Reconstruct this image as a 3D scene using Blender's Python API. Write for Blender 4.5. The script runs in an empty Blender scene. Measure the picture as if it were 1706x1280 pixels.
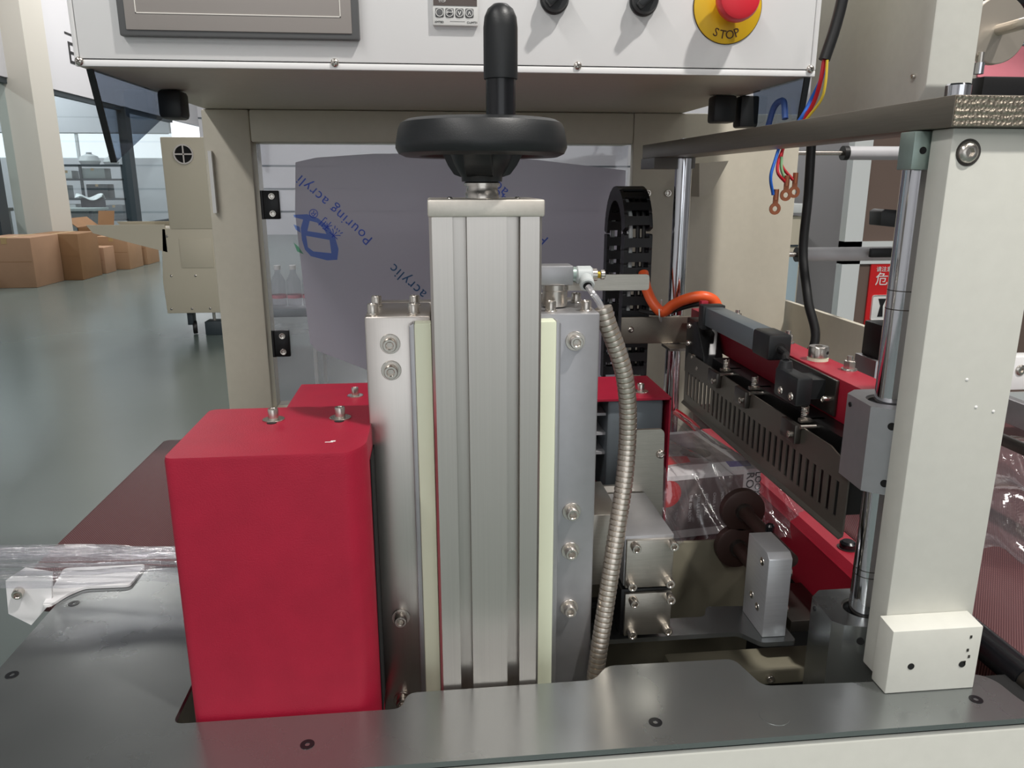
import bpy, bmesh, math, random
from mathutils import Vector, Matrix, Euler

R = math.radians
random.seed(7)
scene = bpy.context.scene
col = scene.collection

# ---------------------------------------------------------------- camera, sky, lamps, exposure
cam = bpy.data.cameras.new('camera')
cam.sensor_width = 36.0
cam.lens = 36.0 * 1281 / 1706
cam.clip_start = 0.02
cam.clip_end = 200
cam_ob = bpy.data.objects.new('camera', cam)
col.objects.link(cam_ob)
cam_ob.location = (0, 0, 1.35)
cam_ob.rotation_euler = (R(90 - 14.6), 0, R(-5.9))
scene.camera = cam_ob

world = bpy.data.worlds.new('sky')
scene.world = world
world.use_nodes = True
bg = world.node_tree.nodes['Background']
bg.inputs[0].default_value = (0.94, 0.97, 1.0, 1)
bg.inputs[1].default_value = 1.7

scene.view_settings.view_transform = 'Standard'
scene.view_settings.look = 'None'
scene.view_settings.exposure = -0.26
scene.view_settings.gamma = 1.0
scene.view_settings.use_curve_mapping = False


def area_lamp(name, loc, size, size_y, power, color=(1, 1, 1), rot=(0, 0, 0)):
    l = bpy.data.lights.new(name, 'AREA')
    l.shape = 'RECTANGLE'
    l.size = size
    l.size_y = size_y
    l.energy = power
    l.color = color
    o = bpy.data.objects.new(name, l)
    o.location = loc
    o.rotation_euler = rot
    col.objects.link(o)
    return o


# rows of ceiling battens over the hall, a few of them added purely as fill, and the high-bay lamp over the operator's side
for lx, ly in [(x, y) for x in (-4.5, -1.5, 4.2) for y in (10.8, 14.4, 18.0)] + [(4.2, 2.2), (4.2, -1.5), (0.5, -4.5), (4.2, -4.5), (-2.6, -1.8), (-2.6, -4.8), (1.4, 4.6)]:
    area_lamp('ceiling_batten_and_fill', (lx, ly, 5.3), 0.35, 2.4, 100 if ly > 4 else (130 if lx < -2 else 42), (1.0, 0.97, 0.94))
for ly in (9.0, 14.0, 18.0):  # fill lights added to brighten the office, no fixtures known there
    area_lamp('office_fill', (-9.0, ly, 4.8), 0.5, 2.4, 170, (0.95, 0.98, 1.0))
area_lamp('high_bay_lamp', (1.9, -1.0, 5.2), 0.20, 0.20, 285, (1.0, 0.96, 0.91))


# ---------------------------------------------------------------- materials
def srgb(r, g, b):
    f = lambda c: c / 12.92 if c <= 0.04045 else ((c + 0.055) / 1.055) ** 2.4
    return (f(r / 255), f(g / 255), f(b / 255), 1)


MATS = {}


def mat(name, color, rough=0.5, metal=0.0, bump=0.0, scale=200, stretch=None, vary=0.0, spec=0.5,
        trans=0.0, alpha=1.0, emit=0.0, coat=0.0, rvary=0.0, vscale=None):
    m = bpy.data.materials.new(name)
    m.use_nodes = True
    nt = m.node_tree
    b = nt.nodes['Principled BSDF']
    b.inputs['Base Color'].default_value = color
    b.inputs['Roughness'].default_value = rough
    b.inputs['Metallic'].default_value = metal
    b.inputs['Specular IOR Level'].default_value = spec
    b.inputs['Transmission Weight'].default_value = trans
    b.inputs['Alpha'].default_value = alpha
    b.inputs['Coat Weight'].default_value = coat
    if emit:
        b.inputs['Emission Color'].default_value = color
        b.inputs['Emission Strength'].default_value = emit
    if bump or vary or rvary:
        tc = nt.nodes.new('ShaderNodeTexCoord')
        mp = nt.nodes.new('ShaderNodeMapping')
        nt.links.new(tc.outputs['Object'], mp.inputs['Vector'])
        if stretch:
            mp.inputs['Scale'].default_value = stretch
        nz = nt.nodes.new('ShaderNodeTexNoise')
        nz.inputs['Scale'].default_value = scale
        nz.inputs['Detail'].default_value = 4
        nt.links.new(mp.outputs['Vector'], nz.inputs['Vector'])
        if bump:
            bp = nt.nodes.new('ShaderNodeBump')
            bp.inputs['Strength'].default_value = bump
            bp.inputs['Distance'].default_value = 0.001
            nt.links.new(nz.outputs['Fac'], bp.inputs['Height'])
            nt.links.new(bp.outputs['Normal'], b.inputs['Normal'])
        if vary or rvary:
            n2 = nt.nodes.new('ShaderNodeTexNoise')
            n2.inputs['Scale'].default_value = vscale or scale * 0.3
            n2.inputs['Detail'].default_value = 5
            nt.links.new(mp.outputs['Vector'], n2.inputs['Vector'])
        if vary:
            mr = nt.nodes.new('ShaderNodeMapRange')
            mr.inputs['From Min'].default_value = 0.3
            mr.inputs['From Max'].default_value = 0.7
            mr.inputs['To Min'].default_value = 1 - vary
            mr.inputs['To Max'].default_value = 1 + vary
            nt.links.new(n2.outputs['Fac'], mr.inputs['Value'])
            mx = nt.nodes.new('ShaderNodeVectorMath')
            mx.operation = 'SCALE'
            mx.inputs[0].default_value = color[:3]
            nt.links.new(mr.outputs['Result'], mx.inputs['Scale'])
            nt.links.new(mx.outputs['Vector'], b.inputs['Base Color'])
        if rvary:
            mr = nt.nodes.new('ShaderNodeMapRange')
            mr.inputs['From Min'].default_value = 0.3
            mr.inputs['From Max'].default_value = 0.7
            mr.inputs['To Min'].default_value = max(0.02, rough - rvary)
            mr.inputs['To Max'].default_value = rough + rvary
            nt.links.new(n2.outputs['Fac'], mr.inputs['Value'])
            nt.links.new(mr.outputs['Result'], b.inputs['Roughness'])
    MATS[name] = m
    return m


def film_mat(name, tint, gloss, rough, bump, scale, stretch, haze=0.0):
    """thin plastic sheet: see-through, with a wrinkled glossy skin and a little haze"""
    m = bpy.data.materials.new(name)
    m.use_nodes = True
    nt = m.node_tree
    nt.nodes.clear()
    out = nt.nodes.new('ShaderNodeOutputMaterial')
    tr = nt.nodes.new('ShaderNodeBsdfTransparent')
    tr.inputs[0].default_value = tint
    gl = nt.nodes.new('ShaderNodeBsdfGlossy')
    gl.inputs['Roughness'].default_value = rough
    df = nt.nodes.new('ShaderNodeBsdfDiffuse')
    df.inputs[0].default_value = srgb(225, 225, 230)
    tc = nt.nodes.new('ShaderNodeTexCoord')
    mp = nt.nodes.new('ShaderNodeMapping')
    mp.inputs['Scale'].default_value = stretch
    nz = nt.nodes.new('ShaderNodeTexNoise')
    nz.inputs['Scale'].default_value = scale
    nz.inputs['Detail'].default_value = 5
    nt.links.new(tc.outputs['Object'], mp.inputs['Vector'])
    nt.links.new(mp.outputs['Vector'], nz.inputs['Vector'])
    bp = nt.nodes.new('ShaderNodeBump')
    bp.inputs['Strength'].default_value = bump
    bp.inputs['Distance'].default_value = 0.004
    nt.links.new(nz.outputs['Fac'], bp.inputs['Height'])
    nt.links.new(bp.outputs['Normal'], gl.inputs['Normal'])
    fr = nt.nodes.new('ShaderNodeLayerWeight')
    fr.inputs['Blend'].default_value = 0.5
    nt.links.new(bp.outputs['Normal'], fr.inputs['Normal'])
    pw = nt.nodes.new('ShaderNodeMath')
    pw.operation = 'POWER'
    pw.inputs[1].default_value = 4.5
    nt.links.new(fr.outputs['Facing'], pw.inputs[0])
    mu = nt.nodes.new('ShaderNodeMath')
    mu.operation = 'MULTIPLY_ADD'
    mu.inputs[1].default_value = 0.9
    mu.inputs[2].default_value = gloss + 0.035
    nt.links.new(pw.outputs[0], mu.inputs[0])
    m1 = nt.nodes.new('ShaderNodeMixShader')
    m1.inputs[0].default_value = haze
    nt.links.new(tr.outputs[0], m1.inputs[1])
    nt.links.new(df.outputs[0], m1.inputs[2])
    m2 = nt.nodes.new('ShaderNodeMixShader')
    nt.links.new(mu.outputs[0], m2.inputs[0])
    nt.links.new(m1.outputs[0], m2.inputs[1])
    nt.links.new(gl.outputs[0], m2.inputs[2])
    nt.links.new(m2.outputs[0], out.inputs[0])
    MATS[name] = m
    return m


mat('beige', srgb(200, 194, 178), 0.42, bump=0.05, scale=260, vary=0.02)
mat('beige_white', srgb(207, 207, 199), 0.42, bump=0.05, scale=260, vary=0.02)
mat('panel_white', srgb(236, 236, 236), 0.3, bump=0.02, scale=300)
mat('red', srgb(151, 22, 48), 0.5, spec=0.35, bump=0.25, scale=900, vary=0.06, vscale=40)
mat('red_dark', srgb(150, 20, 42), 0.5, bump=0.2, scale=900)
mat('alu', srgb(210, 204, 198), 0.3, 0.95, bump=0.015, scale=60, stretch=(40, 40, 0.12), vary=0.03, vscale=30, rvary=0.02)
mat('alu_cap', srgb(226, 220, 210), 0.45, 0.7, bump=0.05, scale=900, vary=0.03)
mat('alu_bright', srgb(212, 213, 217), 0.34, 0.65, bump=0.1, scale=60, stretch=(2, 2, 30), vary=0.04)
mat('alu_flat', srgb(178, 178, 181), 0.42, 0.85, vary=0.03, bump=0.03, scale=300)
mat('steel_sheet', srgb(158, 162, 162), 0.27, 0.9, bump=0.03, scale=700, vary=0.03, vscale=9, rvary=0.025)
mat('steel_brushed', srgb(182, 177, 168), 0.32, 0.95, bump=0.12, scale=40, stretch=(3, 3, 60), vary=0.06)
mat('steel_bar', srgb(132, 126, 116), 0.42, 0.85, bump=0.06, scale=60, stretch=(40, 0.8, 40), vary=0.05)
mat('steel', srgb(208, 202, 194), 0.26, 0.97)
mat('steel_guard', srgb(120, 116, 108), 0.42, 0.8, bump=0.03, scale=300)
mat('conduit_steel', srgb(222, 212, 200), 0.3, 0.95)
mat('steel_turned', srgb(214, 204, 190), 0.38, 0.85)
mat('steel_dark', srgb(96, 92, 88), 0.35, 0.9)
mat('chrome', srgb(215, 216, 220), 0.08, 1.0)
mat('zinc', srgb(160, 176, 170), 0.4, 0.7, vary=0.12, scale=120, bump=0.05)
mat('black_plastic', srgb(30, 32, 34), 0.42, bump=0.08, scale=1200)
mat('black_gloss', srgb(22, 23, 26), 0.25)
mat('black_metal', srgb(28, 28, 29), 0.35, 0.4)
mat('black_void', srgb(10, 10, 11), 0.8)
mat('roller_brown', srgb(58, 40, 36), 0.5, 0.3, bump=0.05, scale=300)
mat('nylon', srgb(222, 228, 204), 0.45, vary=0.03, scale=30)
mat('grey_plastic', srgb(196, 202, 202), 0.4)
mat('screen_bezel', srgb(96, 97, 98), 0.45)
mat('screen_face', srgb(158, 152, 148), 0.35)
mat('screen_line', srgb(225, 222, 215), 0.4)
mat('yellow', srgb(222, 180, 28), 0.4)
mat('stop_red', srgb(220, 40, 56), 0.42)
mat('ink_dark', srgb(70, 40, 20), 0.5)
mat('ink_black', srgb(24, 24, 26), 0.5)
mat('label_white', srgb(228, 228, 226), 0.4)
mat('label_brown', srgb(88, 78, 74), 0.3)
mat('brass', srgb(190, 160, 60), 0.25, 0.95)
mat('copper', srgb(190, 120, 90), 0.35, 0.9)
mat('rubber_orange', srgb(226, 92, 44), 0.4)
mat('rubber_black', srgb(26, 26, 27), 0.45)
mat('wire_red', srgb(190, 24, 40), 0.4)
mat('wire_blue', srgb(30, 100, 200), 0.4)
mat('wire_yellow', srgb(220, 190, 60), 0.4)
mat('wire_green', srgb(120, 170, 120), 0.4)
mat('pink_film', srgb(214, 130, 142), 0.25, bump=0.5, scale=25)
mat('ink_blue', srgb(88, 124, 200), 0.5)
mat('ink_teal', srgb(60, 110, 140), 0.5)
mat('ink_green', srgb(90, 160, 110), 0.5)
mat('hall_white', srgb(214, 214, 218), 0.6, vary=0.02, scale=3)
mat('pillar_white', srgb(214, 210, 200), 0.6)
mat('frame_dark', srgb(52, 62, 68), 0.5)
mat('frame_white', srgb(214, 218, 218), 0.4)
mat('partition_brown', srgb(112, 96, 88), 0.3, vary=0.05, scale=4)
mat('poster_red', srgb(206, 32, 36), 0.4)
mat('ceiling', srgb(112, 114, 116), 0.7)
mat('cardboard', srgb(168, 132, 104), 0.75, vary=0.05, scale=14)
mat('cardboard_dark', srgb(142, 106, 72), 0.75, vary=0.06, scale=14)
mat('cardboard_tan', srgb(172, 136, 104), 0.75, vary=0.05, scale=14)
mat('cardboard_tape', srgb(188, 158, 112), 0.35)
mat('cream_far', srgb(206, 198, 178), 0.5)
mat('grey_box', srgb(110, 118, 124), 0.4, 0.3)
mat('carton_white', srgb(226, 224, 222), 0.4)
mat('carton_grey', srgb(124, 110, 108), 0.4)
mat('carton_photo', srgb(150, 140, 138), 0.35, vary=0.5, scale=60, vscale=45)
mat('carton_purple', srgb(96, 90, 150), 0.4)
mat('shaded_beige', srgb(118, 114, 98), 0.5)  # beige darkened towards olive to stand in for shade inside the bed
mat('roller_white', srgb(206, 206, 210), 0.35)
mat('desk_grey', srgb(150, 160, 158), 0.5)
mat('leaf_green', srgb(60, 150, 70), 0.6)
mat('navy', srgb(26, 28, 44), 0.4)
mat('paper_blue', srgb(170, 190, 200), 0.6)
film_mat('clear_film', (0.95, 0.95, 0.97, 1), 0.10, 0.09, 1.0, 16, (1, 1, 1), 0.05)
film_mat('stretched_film', (0.93, 0.93, 0.95, 1), 0.08, 0.12, 1.0, 26, (0.35, 3, 6), 0.10)
film_mat('window_glass', (0.90, 0.95, 0.96, 1), 0.0, 0.02, 0.0, 1, (1, 1, 1), 0.0)
film_mat('acrylic_clear', (0.86, 0.86, 0.88, 1), 0.02, 0.05, 0.05, 3, (1, 1, 1), 0.06)
film_mat('acrylic_tint', (0.50, 0.55, 0.62, 1), 0.02, 0.03, 0.0, 1, (1, 1, 1), 0.0)
film_mat('acrylic_edge', (0.05, 0.06, 0.08, 1), 0.02, 0.1, 0.0, 1, (1, 1, 1), 0.2)
film_mat('film_ink_blue', (0.30, 0.46, 0.92, 1), 0.0, 0.3, 0.0, 1, (1, 1, 1), 0.0)
film_mat('film_ink_teal', (0.28, 0.52, 0.72, 1), 0.0, 0.3, 0.0, 1, (1, 1, 1), 0.0)
film_mat('film_ink_green', (0.25, 0.65, 0.40, 1), 0.0, 0.3, 0.0, 1, (1, 1, 1), 0.0)
film_mat('tube_clear', (0.8, 0.8, 0.8, 1), 0.1, 0.15, 0.0, 1, (1, 1, 1), 0.35)


def special_mats():
    # protective film on the acrylic door: milky lavender, partly see-through
    m = film_mat('protective_film', (0.80, 0.79, 0.83, 1), 0.0, 0.25, 0.25, 6, (1, 1, 1), 0.66)
    nt = m.node_tree
    for n in list(nt.nodes):
        if n.type == 'BSDF_DIFFUSE':
            n.inputs[0].default_value = srgb(214, 210, 218)
            tl = nt.nodes.new('ShaderNodeBsdfTranslucent')
            tl.inputs[0].default_value = srgb(226, 222, 230)
            mx = nt.nodes.new('ShaderNodeMixShader')
            mx.inputs[0].default_value = 0.55
            dest = n.outputs[0].links[0].to_socket
            nt.links.new(n.outputs[0], mx.inputs[1])
            nt.links.new(tl.outputs[0], mx.inputs[2])
            nt.links.new(mx.outputs[0], dest)
    # polished concrete: grey green, blotchy, semi-gloss
    m = mat('concrete', srgb(100, 112, 109), 0.25, bump=0.01, scale=6, vary=0.06, vscale=0.5, rvary=0.015)
    # woven belt mesh: fine crossed ribs over red-brown
    m = bpy.data.materials.new('belt_mesh')
    m.use_nodes = True
    nt = m.node_tree
    b = nt.nodes['Principled BSDF']
    b.inputs['Roughness'].default_value = 0.55
    tc = nt.nodes.new('ShaderNodeTexCoord')
    fac = []
    for rot in (R(38), R(-38)):
        mp = nt.nodes.new('ShaderNodeMapping')
        mp.inputs['Rotation'].default_value = (0, 0, rot)
        nt.links.new(tc.outputs['Object'], mp.inputs['Vector'])
        w = nt.nodes.new('ShaderNodeTexWave')
        w.inputs['Scale'].default_value = 150
        nt.links.new(mp.outputs['Vector'], w.inputs['Vector'])
        fac.append(w.outputs['Fac'])
    mu = nt.nodes.new('ShaderNodeMath')
    mu.operation = 'MULTIPLY'
    nt.links.new(fac[0], mu.inputs[0])
    nt.links.new(fac[1], mu.inputs[1])
    cr = nt.nodes.new('ShaderNodeValToRGB')
    cr.color_ramp.elements[0].color = srgb(74, 38, 42)
    cr.color_ramp.elements[1].color = srgb(140, 96, 94)
    cr.color_ramp.elements[0].position = 0.3
    nt.links.new(mu.outputs[0], cr.inputs[0])
    nt.links.new(cr.outputs[0], b.inputs['Base Color'])
    bp = nt.nodes.new('ShaderNodeBump')
    bp.inputs['Strength'].default_value = 0.5
    bp.inputs['Distance'].default_value = 0.001
    nt.links.new(mu.outputs[0], bp.inputs['Height'])
    nt.links.new(bp.outputs['Normal'], b.inputs['Normal'])
    MATS['belt_mesh'] = m
    # end-milled face: overlapping arcs left by the cutter
    m = bpy.data.materials.new('milled')
    m.use_nodes = True
    nt = m.node_tree
    b = nt.nodes['Principled BSDF']
    b.inputs['Base Color'].default_value = srgb(200, 188, 170)
    b.inputs['Metallic'].default_value = 0.95
    b.inputs['Roughness'].default_value = 0.26
    tc = nt.nodes.new('ShaderNodeTexCoord')
    w = nt.nodes.new('ShaderNodeTexWave')
    w.wave_type = 'RINGS'
    w.inputs['Scale'].default_value = 70
    w.inputs['Distortion'].default_value = 3
    mp = nt.nodes.new('ShaderNodeMapping')
    mp.inputs['Location'].default_value = (-0.33, -0.518, -1.36)
    mp.inputs['Scale'].default_value = (1, 1, 1)
    nt.links.new(tc.outputs['Object'], mp.inputs['Vector'])
    nt.links.new(mp.outputs['Vector'], w.inputs['Vector'])
    v = nt.nodes.new('ShaderNodeTexVoronoi')
    v.inputs['Scale'].default_value = 420
    nt.links.new(tc.outputs['Object'], v.inputs['Vector'])
    ad = nt.nodes.new('ShaderNodeMath')
    nt.links.new(w.outputs['Fac'], ad.inputs[0])
    nt.links.new(v.outputs['Distance'], ad.inputs[1])
    bp = nt.nodes.new('ShaderNodeBump')
    bp.inputs['Strength'].default_value = 0.45
    bp.inputs['Distance'].default_value = 0.001
    nt.links.new(ad.outputs[0], bp.inputs['Height'])
    nt.links.new(bp.outputs['Normal'], b.inputs['Normal'])
    MATS['milled'] = m


special_mats()


# ---------------------------------------------------------------- mesh helpers
class MB:
    """collects shapes in one bmesh and links them as ONE mesh object"""

    def __init__(self):
        self.bm = bmesh.new()

    def _grab(self, before):
        return [v for v in self.bm.verts if v not in before]

    def box(self, x0, x1, y0, y1, z0, z1, bevel=0.0, seg=2, M=None):
        t = bmesh.new()
        bmesh.ops.create_cube(t, size=1)
        for v in t.verts:
            v.co = Vector(((x0 + x1) / 2 + v.co.x * (x1 - x0), (y0 + y1) / 2 + v.co.y * (y1 - y0),
                           (z0 + z1) / 2 + v.co.z * (z1 - z0)))
        if bevel:
            bmesh.ops.bevel(t, geom=t.edges[:], offset=bevel, segments=seg, profile=0.5, affect='EDGES')
        self._merge(t, M)
        return self

    def _merge(self, t, M=None):
        if M is not None:
            bmesh.ops.transform(t, matrix=M, verts=t.verts)
        me = bpy.data.meshes.new('tmp')
        t.to_mesh(me)
        t.free()
        self.bm.from_mesh(me)
        bpy.data.meshes.remove(me)

    def prism(self, pts, axis, a, b, bevel=0.0, M=None):
        """polygon pts (2-D) extruded along axis from a to b; axis x: (y,z)  y: (x,z)  z: (x,y)"""
        def p3(p, h):
            return {'x': (h, p[0], p[1]), 'y': (p[0], h, p[1]), 'z': (p[0], p[1], h)}[axis]
        t = bmesh.new()
        A = [t.verts.new(p3(p, a)) for p in pts]
        B = [t.verts.new(p3(p, b)) for p in pts]
        t.faces.new(A)
        t.faces.new(B[::-1])
        n = len(pts)
        for i in range(n):
            t.faces.new((A[i], B[i], B[(i + 1) % n], A[(i + 1) % n]))
        bmesh.ops.recalc_face_normals(t, faces=t.faces)
        if bevel:
            bmesh.ops.bevel(t, geom=t.edges[:], offset=bevel, segments=2, profile=0.5, affect='EDGES')
        self._merge(t, M)
        return self

    def lathe(self, prof, c=(0, 0, 0), axis=(0, 0, 1), n=32, cap=True):
        """profile of (radius, height) turned about axis through c"""
        t = bmesh.new()
        rings = []
        for r, h in prof:
            if r <= 1e-7:
                rings.append([t.verts.new((0, 0, h))])
            else:
                rings.append([t.verts.new((r * math.cos(2 * math.pi * i / n), r * math.sin(2 * math.pi * i / n), h)) for i in range(n)])
        for a, b in zip(rings[:-1], rings[1:]):
            for i in range(n):
                j = (i + 1) % n
                if len(a) == 1 and len(b) == 1:
                    continue
                if len(a) == 1:
                    t.faces.new((a[0], b[j], b[i]))
                elif len(b) == 1:
                    t.faces.new((a[i], a[j], b[0]))
                else:
                    t.faces.new((a[i], a[j], b[j], b[i]))
        if cap:
            if len(rings[0]) > 1:
                t.faces.new(rings[0][::-1])
            if len(rings[-1]) > 1:
                t.faces.new(rings[-1])
        bmesh.ops.recalc_face_normals(t, faces=t.faces)
        q = Vector(axis).normalized().to_track_quat('Z', 'Y')
        self._merge(t, Matrix.Translation(Vector(c)) @ q.to_matrix().to_4x4())
        return self

    def cyl(self, p0, p1, r, n=24, r1=None, bev=0.0):
        p0, p1 = Vector(p0), Vector(p1)
        L = (p1 - p0).length
        r1 = r if r1 is None else r1
        prof = [(r, 0), (r1, L)] if not bev else [(r - bev, 0), (r, bev), (r1, L - bev), (r1 - bev, L)]
        return self.lathe(prof, p0, p1 - p0, n)

    def tube(self, pts, r, n=10, radii=None):
        pts = [Vector(p) for p in pts]
        t = bmesh.new()
        rings = []
        up = None
        for i, p in enumerate(pts):
            d = (pts[min(i + 1, len(pts) - 1)] - pts[max(i - 1, 0)]).normalized()
            if up is None:
                up = Vector((0, 0, 1)) if abs(d.z) < 0.9 else Vector((1, 0, 0))
            u = (up - d * up.dot(d)).normalized()
            up = u
            w = d.cross(u)
            rr = radii[i] if radii else r
            rings.append([t.verts.new(p + (u * math.cos(2 * math.pi * k / n) + w * math.sin(2 * math.pi * k / n)) * rr) for k in range(n)])
        for a, b in zip(rings[:-1], rings[1:]):
            for k in range(n):
                t.faces.new((a[k], a[(k + 1) % n], b[(k + 1) % n], b[k]))
        t.faces.new(rings[0][::-1])
        t.faces.new(rings[-1])
        bmesh.ops.recalc_face_normals(t, faces=t.faces)
        self._merge(t)
        return self

    def grid(self, f, nu, nv, thick=0.0):
        """surface f(u,v) -> point, u and v in 0..1"""
        t = bmesh.new()
        V = [[t.verts.new(f(i / nu, j / nv)) for j in range(nv + 1)] for i in range(nu + 1)]
        for i in range(nu):
            for j in range(nv):
                t.faces.new((V[i][j], V[i + 1][j], V[i + 1][j + 1], V[i][j + 1]))
        if thick:
            bmesh.ops.recalc_face_normals(t, faces=t.faces)
            bmesh.ops.solidify(t, geom=t.faces[:], thickness=thick)
        self._merge(t)
        return self

    def build(self, name, m, parent=None, smooth=35):
        me = bpy.data.meshes.new(name)
        self.bm.to_mesh(me)
        self.bm.free()
        return link_mesh(name, me, m, parent, smooth)


OFFSET = {}


def link_mesh(name, me, m, parent=None, smooth=35):
    if smooth:
        for p in me.polygons:
            p.use_smooth = True
        me.set_sharp_from_angle(angle=R(smooth))
    if m and not me.materials:
        me.materials.append(MATS[m])
    o = bpy.data.objects.new(name, me)
    col.objects.link(o)
    if parent is not None:
        o.parent = parent
        o.location = OFFSET.get(parent.name, (0, 0, 0))
    return o


def thing(name, label, cat, loc=(0, 0, 0), group=None, rotz=None):
    """Empty at a thing's base; parts are given in world coordinates, or in local ones when rotz is set"""
    o = bpy.data.objects.new(name, None)
    o.empty_display_size = 0.05
    col.objects.link(o)
    o.location = loc
    if rotz is None:
        OFFSET[o.name] = (-loc[0], -loc[1], -loc[2])
    else:
        o.rotation_euler = (0, 0, rotz)
        OFFSET[o.name] = (0, 0, 0)
    return tag(o, label, cat, group)


def tag(o, label, cat, group=None):
    o['label'] = label
    o['category'] = cat
    if group:
        o['group'] = group
    return o


def struct(o):
    o['kind'] = 'structure'
    return o


def bez(pts, n=10):
    """Catmull-Rom through points"""
    P = [Vector(p) for p in pts]
    P = [P[0] * 2 - P[1]] + P + [P[-1] * 2 - P[-2]]
    out = []
    for i in range(1, len(P) - 2):
        a, b, c, d = P[i - 1:i + 3]
        for k in range(n):
            t = k / n
            out.append(0.5 * ((2 * b) + (c - a) * t + (2 * a - 5 * b + 4 * c - d) * t * t + (3 * b - a - 3 * c + d) * t ** 3))
    out.append(P[-2])
    return out


def text_mesh(body, size, M, depth=0.0002, align='LEFT', spacing=1.0):
    c = bpy.data.curves.new('text', 'FONT')
    c.body = body
    c.size = size
    c.extrude = depth
    c.align_x = align
    c.space_character = spacing
    c.resolution_u = 3
    o = bpy.data.objects.new('text', c)
    col.objects.link(o)
    dg = bpy.context.evaluated_depsgraph_get()
    me = bpy.data.meshes.new_from_object(o.evaluated_get(dg))
    me.transform(M)
    me.materials.clear()
    bpy.data.objects.remove(o)
    bpy.data.curves.remove(c)
    return me


# local frame whose x runs along world +X and y along world +Z, facing the camera side (-Y)
FACE = Matrix.Rotation(R(90), 4, 'X')

_bolt_cache = {}


def screw_mesh(r, h, kind):
    key = (round(r, 5), round(h, 5), kind)
    if key in _bolt_cache:
        return _bolt_cache[key]
    bm = bmesh.new()
    n = 24

    def ring(rad, z, hexa=False):
        vs = []
        for i in range(n):
            a = 2 * math.pi * i / n
            rr = rad
            if hexa:
                k = (a % (math.pi / 3)) - math.pi / 6
                rr = rad * math.cos(math.pi / 6) / math.cos(k)
            vs.append(bm.verts.new((rr * math.cos(a), rr * math.sin(a), z)))
        return vs
    if kind == 'cap':
        R_ = [ring(r, 0), ring(r, h * 0.88), ring(r * 0.9, h), ring(r * 0.62, h), ring(r * 0.55, h * 0.92, True), ring(r * 0.55, h * 0.4, True)]
    elif kind == 'button':
        R_ = [ring(r, 0), ring(r * 0.95, h * 0.4), ring(r * 0.75, h * 0.8), ring(r * 0.5, h), ring(r * 0.42, h * 0.95, True), ring(r * 0.42, h * 0.3, True)]
    elif kind == 'nut':
        R_ = [ring(r, 0, True), ring(r, h * 0.6, True), ring(r * 0.75, h * 0.66), ring(r * 0.5, h * 0.66), ring(r * 0.48, h), ring(r * 0.3, h)]
    elif kind == 'flat':
        R_ = [ring(r, 0), ring(r, h), ring(r * 0.6, h), ring(r * 0.4, h, True), ring(r * 0.36, h * 0.2, True)]
    elif kind == 'pan':
        R_ = [ring(r, 0), ring(r * 0.97, h * 0.35), ring(r * 0.8, h * 0.75), ring(r * 0.45, h), ring(r * 0.1, h * 1.02)]
    for a, b in zip(R_[:-1], R_[1:]):
        for i in range(n):
            bm.faces.new((a[i], a[(i + 1) % n], b[(i + 1) % n], b[i]))
    bm.faces.new(R_[-1])
    bm.faces.new(R_[0][::-1])
    if kind == 'pan':   # cross recess drawn as two sunk bars
        for a in (0.5, 0.5 + math.pi / 2):
            M = Matrix.Rotation(a, 4, 'Z')
            t = bmesh.ops.create_cube(bm, size=1, matrix=M @ Matrix.Translation((0, 0, h)) @ Matrix.Diagonal((r * 1.1, r * 0.2, h * 0.16, 1)))
            for f in {f for v in t['verts'] for f in v.link_faces}:
                f.material_index = 1
    bmesh.ops.recalc_face_normals(bm, faces=bm.faces)
    me = bpy.data.meshes.new(kind + '_screw')
    bm.to_mesh(me)
    bm.free()
    for p in me.polygons:
        p.use_smooth = True
    me.set_sharp_from_angle(angle=R(35))
    _bolt_cache[key] = me
    return me


def bolt(parent, loc, axis=(0, 0, 1), r=0.004, h=0.005, kind='cap', washer=0.0, m='steel', name='bolt', wt=0.0012):
    base = screw_mesh(r, h, kind)
    key = (base.name, m)
    if key not in _bolt_cache:
        me = base.copy()
        me.materials.append(MATS[m])
        if kind == 'pan':
            me.materials.append(MATS['steel_dark'])
        _bolt_cache[key] = me
    o = bpy.data.objects.new(name, _bolt_cache[key])
    col.objects.link(o)
    ax = Vector(axis).normalized()
    q = ax.to_track_quat('Z', 'Y')
    off = Vector(OFFSET.get(parent.name, (0, 0, 0)))
    o.parent = parent
    o.rotation_mode = 'QUATERNION'
    o.rotation_quaternion = q
    o.location = Vector(loc) + off + ax * (wt if washer else 0)
    if washer:
        wk = ('washer', round(washer, 5), round(wt, 5), m)
        if wk not in _bolt_cache:
            b = MB()
            b.lathe([(washer, 0), (washer, wt * 0.8), (washer * 0.97, wt), (r * 0.9, wt), (r * 0.9, 0)], n=24, cap=False)
            me = bpy.data.meshes.new('washer')
            b.bm.to_mesh(me)
            for p in me.polygons:
                p.use_smooth = True
            me.set_sharp_from_angle(angle=R(35))
            me.materials.append(MATS[m])
            _bolt_cache[wk] = me
        w = bpy.data.objects.new('washer', _bolt_cache[wk])
        col.objects.link(w)
        w.parent = o
        w.location = (0, 0, -wt)
    return o


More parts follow.
